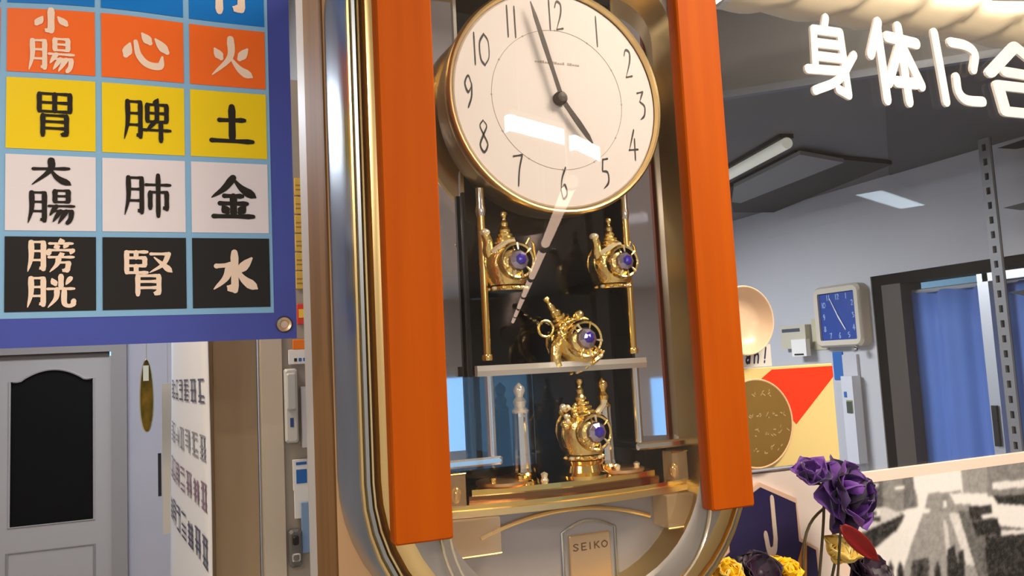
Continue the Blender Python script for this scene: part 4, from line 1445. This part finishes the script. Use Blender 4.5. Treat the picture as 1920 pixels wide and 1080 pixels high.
def flower(name, px, py, r, mats, label, cat, npet, rows, face, openness=.9, stem_to=(.67, .80, 1.40), via=None):
    c = wY(px, py, FY)
    t = thing(name, stem_to, label, cat, 'artificial flowers in front of the letter sign')
    face = Vector(face).normalized()
    e = Vector((0, 0, 1)) if abs(face.z) < .9 else Vector((1, 0, 0))
    u = face.cross(e).normalized()
    v = face.cross(u)
    random.seed(hash_(name + label))
    for ro in range(rows):
        for k in range(npet):
            a = 2 * math.pi * (k + .5 * ro) / npet + random.uniform(-.15, .15)
            rad = u * math.cos(a) + v * math.sin(a)
            op = openness * (1 - .28 * ro)
            ax = rad * op + face * (1.05 - op)
            m = MB()
            petal(m, c + face * .002 * ro, ax, face.cross(rad), r * (1 - .16 * ro) * random.uniform(.9, 1.08), r * .52, .35, -.12 + .2 * ro)
            o = m.build('petal', mats[(k + ro) % len(mats)], t, True)
            so = o.modifiers.new('thick', 'SOLIDIFY')
            so.thickness = .0008
    MB().ball(c + face * .003, r * .22, (1, 1, 1), 12, 8).build('flower_heart', mats[-1], t, True)
    st0 = Vector(stem_to)
    mid = wY(via[0], via[1], FY) if via else (st0 + c) / 2
    pts = smooth_pts([tuple(st0), tuple(mid), tuple(c - face * .004)], 8)
    MB().tube(pts, .0017, 8).build('stem', STEM, t, True)
    return t


def hash_(s):
    return sum((i + 1) * ord(ch) for i, ch in enumerate(s))


PUR = [M('petal_purple', (84, 34, 128), .55, sheen=.3), M('petal_dark_purple', (48, 20, 84), .55, sheen=.3), M('petal_violet', (104, 48, 150), .55, sheen=.3), M('petal_heart', (26, 12, 44), .6)]
CRE = [M('petal_cream', (244, 220, 136), .5, sheen=.2), M('petal_pale_yellow', (240, 206, 104), .5), M('petal_cream_heart', (226, 190, 90), .5)]
YLW = [M('petal_yellow', (250, 204, 6), .5), M('petal_gold', (240, 180, 4), .5)]
DRK = [M('petal_black_purple', (34, 18, 40), .5), M('petal_plum', (46, 22, 46), .5)]
RED = M('petal_red', (140, 10, 14), .5)
flower('purple_flower', 1572, 930, .056, PUR, 'large dark purple flower with ruffled petals', 'flower', 7, 3, (.30, -.85, .20), 1.0, via=(1508, 1018))
flower('purple_flower', 1518, 900, .032, [PUR[2], PUR[0], PUR[1]], 'small violet bud beside the large purple flower', 'flower', 5, 2, (-.3, -.6, .8), .55, via=(1545, 945))
flower('cream_rose', 1568, 1050, .036, CRE, 'pale yellow cup-shaped rose under the red petal', 'flower', 6, 3, (.15, -.50, .85), .50)
flower('yellow_flower', 1470, 1076, .024, YLW, 'bright yellow flower in front of the letter sign', 'flower', 9, 3, (.0, -.6, .75), .75)
flower('yellow_flower', 1364, 1080, .024, [YLW[1], CRE[1], YLW[0]], 'yellow flower at the foot of the wall clock', 'flower', 7, 3, (-.2, -.6, .7), .8, via=(1400, 1100))
flower('dark_flower', 1422, 1080, .034, DRK, 'nearly black plum flower between the two yellow flowers', 'flower', 7, 2, (-.1, -.7, .6), .9)
flower('dark_flower', 1622, 1080, .040, DRK, 'nearly black flower right of the pale yellow rose', 'flower', 7, 2, (.2, -.7, .6), .9)
# red leaf-like petal
a, b = wY(1577, 985, FY - .045), wY(1648, 1052, FY - .045)
rp = thing('red_petal', (.67, .80, 1.40), 'long dark red petal pointing down to the right', 'flower', 'artificial flowers in front of the letter sign')
m = MB()
petal(m, a, b - a, Vector((.62, -.35, .62)), (b - a).length * 1.02, .0105, .35, 0, 10)
o = m.build('petal', RED, rp, True)
so = o.modifiers.new('thick', 'SOLIDIFY')
so.thickness = .0015
MB().tube(smooth_pts([(.67, .80, 1.40), (.70, .78, 1.50), tuple(a)], 8), .0015, 6).build('stem', STEM, rp, True)

# ================================================================== BACK ROOM BEHIND THE PANE (wall x = 2.2)
WX = 2.2


def on_wall(px0, py0, px1, py1):
    a, b = wX(px0, py0, WX), wX(px1, py1, WX)
    return sorted((a.y, b.y)), sorted((a.z, b.z))


# square blue-faced clock
bt = thing('square_wall_clock', (WX, 2.265, 1.79), 'square wall clock with a blue face and beige frame', 'clock')
y0, y1, z0, z1 = 2.155, 2.385, 1.795, 2.020
BEC = M('clock_beige', (196, 188, 172), .5)
m = MB()
hy, hz = (y1 - y0) / 2, (z1 - z0) / 2
cy, cz = (y0 + y1) / 2, (z0 + z1) / 2


def sq(h1, h2, r, X, n=5):
    o = []
    for sy, sz, a0 in ((1, -1, -90), (1, 1, 0), (-1, 1, 90), (-1, -1, 180)):
        for k in range(n + 1):
            an = math.radians(a0 + 90 * k / n)
            o.append((X, cy + sy * (h1 - r) + r * math.cos(an), cz + sz * (h2 - r) + r * math.sin(an)))
    return o


m.loft([sq(hy, hz, .028, WX), sq(hy, hz, .028, WX - .035), sq(hy - .008, hz - .008, .024, WX - .045), sq(hy - .026, hz - .026, .004, WX - .043), sq(hy - .026, hz - .026, .004, WX - .034)])
m.build('frame', BEC, bt, True)
fc = MB()
ff_ = sq(hy - .024, hz - .024, .004, WX - .034)
fc.add(ff_, [tuple(range(len(ff_)))])
face = fc.build('clock_face', M('clock_blue', (28, 66, 150), .4), bt)
PALEB = M('clock_numeral_pale', (150, 176, 214), .5)
for h in range(1, 13):
    a = math.radians(h * 30)
    yy = cy - .070 * max(-1, min(1, 1.25 * math.sin(a)))
    zz = cz + .070 * max(-1, min(1, 1.25 * math.cos(a)))
    m = MB()
    s = str(h)
    for i, ch in enumerate(s):
        ox = (i - (len(s) - 1) / 2) * .010
        glyph_mb(DIG[ch], 20, lambda u, v, l, ox=ox: (WX - .0345 - l, yy - ox - (u - 50) * .00016, zz - (v - 50) * .00019), mb=m)
    m.build('numeral', PALEB, face)
HW = M('clock_hand_white', (214, 214, 220), .5)
for ang, L, wv in ((-27, .075, .0045), (148, .060, .006)):
    a = math.radians(ang)
    d2 = Vector((0, -math.sin(a), math.cos(a)))
    n2 = Vector((0, -math.cos(a), -math.sin(a)))
    c = Vector((WX - .037, cy, cz))
    m = MB()
    q = [c - n2 * wv / 2, c + n2 * wv / 2, c + d2 * L + n2 * wv * .3, c + d2 * L - n2 * wv * .3]
    m.add(q + [p + Vector((.001, 0, 0)) for p in q], [(0, 1, 2, 3), (4, 7, 6, 5), (0, 4, 5, 1), (1, 5, 6, 2), (2, 6, 7, 3), (3, 7, 4, 0)])
    m.build('hand', HW, face)
kn = MB().lathe([(.006, -.03), (.011, -.040), (.012, -.050), (.008, -.056), (.001, -.057)], (WX, 2.19, 1.786), 'x', 16)
kn.build('knob', SILV, bt, True)


def wbox(name, px0, py0, px1, py1, depth, mat, label, cat, bev=.003):
    ys, zs = on_wall(px0, py0, px1, py1)
    t = thing(name, (WX, sum(ys) / 2, zs[0]), label, cat)
    bk = WX - .0125 if name == 'dispenser' else WX
    MB().box(WX - depth, bk, ys[0], ys[1], zs[0], zs[1], 0).build('housing', mat, t)
    return t, ys, zs


CONTROL = M('control_beige', (186, 182, 164), .5)
t, ys, zs = wbox('control_box', 1474, 612, 1524, 652, .03, CONTROL, 'beige control box with a white flap left of the square clock', 'box')
MB().box(WX - .032, WX - .03, ys[0] + .03, ys[1] - .01, zs[1] - .025, zs[1] - .012).build('display', M('display_dark', (70, 76, 90), .4), t)
MB().box(WX - .050, WX - .03, ys[0] - .02, ys[0] + .06, zs[0] - .03, zs[0] + .035).build('flap', WHT, t)
MB().box(WX - .052, WX - .05, ys[0] - .005, ys[0] + .045, zs[0] - .026, zs[0] - .020).build('slot', BLACK, t)
t, ys, zs = wbox('notice_card', 1522, 598, 1556, 655, .004, M('card_olive', (184, 180, 150), .6), 'olive card between the control box and the square clock', 'card')
t, ys, zs = wbox('notice_card', 1562, 660, 1585, 712, .004, BLU, 'blue notice card below the square clock', 'card')
t, ys, zs = wbox('door_post', 1583, 665, 1640, 1000, .012, M('post_white', (184, 186, 194), .6), 'white post left of the dark doorway', 'post')
t, ys, zs = wbox('dispenser', 1596, 704, 1632, 868, .05, M('dispenser_white', (198, 202, 212), .45), 'narrow white dispenser with a small label below the square clock', 'dispenser')
MB().box(WX - .052, WX - .05, ys[0] + .006, ys[1] - .02, zs[1] - .13, zs[1] - .085).build('label_green', M('label_olive', (136, 134, 84), .6), t)
MB().box(WX - .053, WX - .05, ys[1] - .045, ys[1] - .02, zs[1] - .13, zs[1] - .09).build('label_dark', M('label_dark_green', (56, 70, 58), .6), t)
MB().box(WX - .052, WX - .05, ys[0] + .03, ys[0] + .042, zs[1] - .075, zs[1] - .055).build('print', BLU, t)

# doorway with blue curtain, aluminium sliding frame
struct('trim_3', MB().box(2.205, 2.30, 2.10, 2.14, 0, 2.035).box(2.205, 2.30, 1.2, 2.10, 2.0, 2.035), DKFR, 'dark reveal of the doorway')
struct('trim_4', MB().box(2.205, 2.30, 2.02, 2.10, 0, 2.0), M('door_post_brown', (74, 66, 60), .6, var=((20, 20, 2), .6, (58, 50, 46))), 'dark brown post of the doorway')
cu = thing('curtain', (2.27, 1.75, .3), 'blue translucent curtain in the doorway', 'curtain')
m = MB()
vs, fs = [], []
nn_, mm_ = 90, 10
for j in range(mm_ + 1):
    for i in range(nn_ + 1):
        y = 1.22 + .80 * i / nn_
        z = .3 + 1.665 * j / mm_
        vs.append((2.262 + .010 * math.sin(y * 46 + .6 * math.sin(z * 3)) + .004 * math.sin(y * 97 + z), y, z))
for j in range(mm_):
    for i in range(nn_):
        a = j * (nn_ + 1) + i
        fs.append((a, a + 1, a + nn_ + 2, a + nn_ + 1))
m.add(vs, fs)
co = m.build('cloth', M('curtain_blue', (84, 122, 200), .7, var=((3, 3, 1), .6, (66, 104, 186)), sheen=.2), cu, True)
so = co.modifiers.new('thick', 'SOLIDIFY')
so.thickness = .002
MB().tube([(2.262, 1.2, 1.968), (2.262, 2.02, 1.968)], .008, 8).build('curtain_rod', ALU, cu)
fr_ = thing('sliding_door', (2.22, 1.6, 0), 'aluminium sliding door frame in front of the curtain', 'door')
for (px, ww) in ((1853, .036), (2050, .036)):
    yy = wX(px, 600, 2.215).y
    MB().box(2.207, 2.235, yy - ww / 2, yy + ww / 2, 0, 1.995).build('stile', ALU, fr_)
MB().box(2.207, 2.235, 1.20, wX(1853, 600, 2.215).y, 1.970, 1.995).build('top_rail', ALU, fr_)
MB().box(2.198, 2.207, wX(1853, 600, 2.215).y - .008, wX(1853, 600, 2.215).y + .008, 1.48, 1.60).build('pull_handle', BLACK, fr_)

# perforated shelf upright with black brackets
su = thing('shelf_upright', (2.1, 1.583, 0), 'grey perforated shelf upright with black brackets', 'shelf upright')
STEEL = M('upright_grey', (132, 134, 138), .5, .3)
upb = MB()
for ya, yb in ((1.566, 1.577), (1.589, 1.600)):
    upb.box(2.095, 2.103, ya, yb, 0, 2.37)
zz = 0.0
while zz < 2.36:
    upb.box(2.095, 2.103, 1.577, 1.589, zz, min(zz + .022, 2.37))
    zz += .042
upb.build('upright', STEEL, su)
MB().box(2.103, 2.106, 1.566, 1.600, 0, 2.37).build('upright_back', M('upright_dark', (52, 52, 56), .6), su)
for px, py in ((1872, 278), (1882, 390), (1893, 548)):
    p = wX(px, py, 2.098)
    m = MB()
    L = .30
    q = [(2.094, p.y, p.z), (2.094, p.y - L, p.z + .012), (2.094, p.y - L, p.z - .038), (2.094, p.y - .05, p.z - .016)]
    m.add(q + [(x + .004, y, z) for x, y, z in q], [(0, 1, 2, 3), (4, 7, 6, 5), (0, 4, 5, 1), (1, 5, 6, 2), (2, 6, 7, 3), (3, 7, 4, 0)])
    m.build('bracket', BLACK, su)

# ceiling fittings of the back room
a, b = wZ(1360, 331, 2.345), wZ(1476, 268, 2.345)
bd = (b - a).normalized()
a = a - bd * .5
lf = thing('batten_lamp', (a + b) / 2, 'white batten lamp under the dropped soffit', 'lamp')
MB().tube([a, b], .016, 12).build('tube', M('batten_glow', (226, 226, 214), .5, emit=((235, 235, 220), .28)), lf, True)
nb = Vector((-bd.y, bd.x, 0))
m = MB().plan([tuple((a + nb * .02)[:2]), tuple((b + nb * .02)[:2]), tuple((b - nb * .02)[:2]), tuple((a - nb * .02)[:2])], 2.358, 2.37)
m.build('housing', M('batten_dark', (46, 44, 44), .6), lf)
hv = thing('ceiling_vent', (1.8, 2.2, 2.33), 'grey ceiling unit with a dark surround near the wall', 'vent')
q = [wZ(x, y, 2.37) for x, y in ((1366, 345), (1490, 282), (1672, 300), (1450, 392), (1375, 392))]
MB().plan([(p.x, p.y) for p in q], 2.356, 2.37).build('surround', M('vent_dark', (46, 42, 42), .7), hv)
q = [wZ(x, y, 2.35) for x, y in ((1376, 348), (1500, 286), (1582, 301), (1388, 378), (1372, 376))]
MB().plan([(p.x, p.y) for p in q], 2.344, 2.356).build('cover', M('vent_cover', (128, 128, 128), .6), hv)
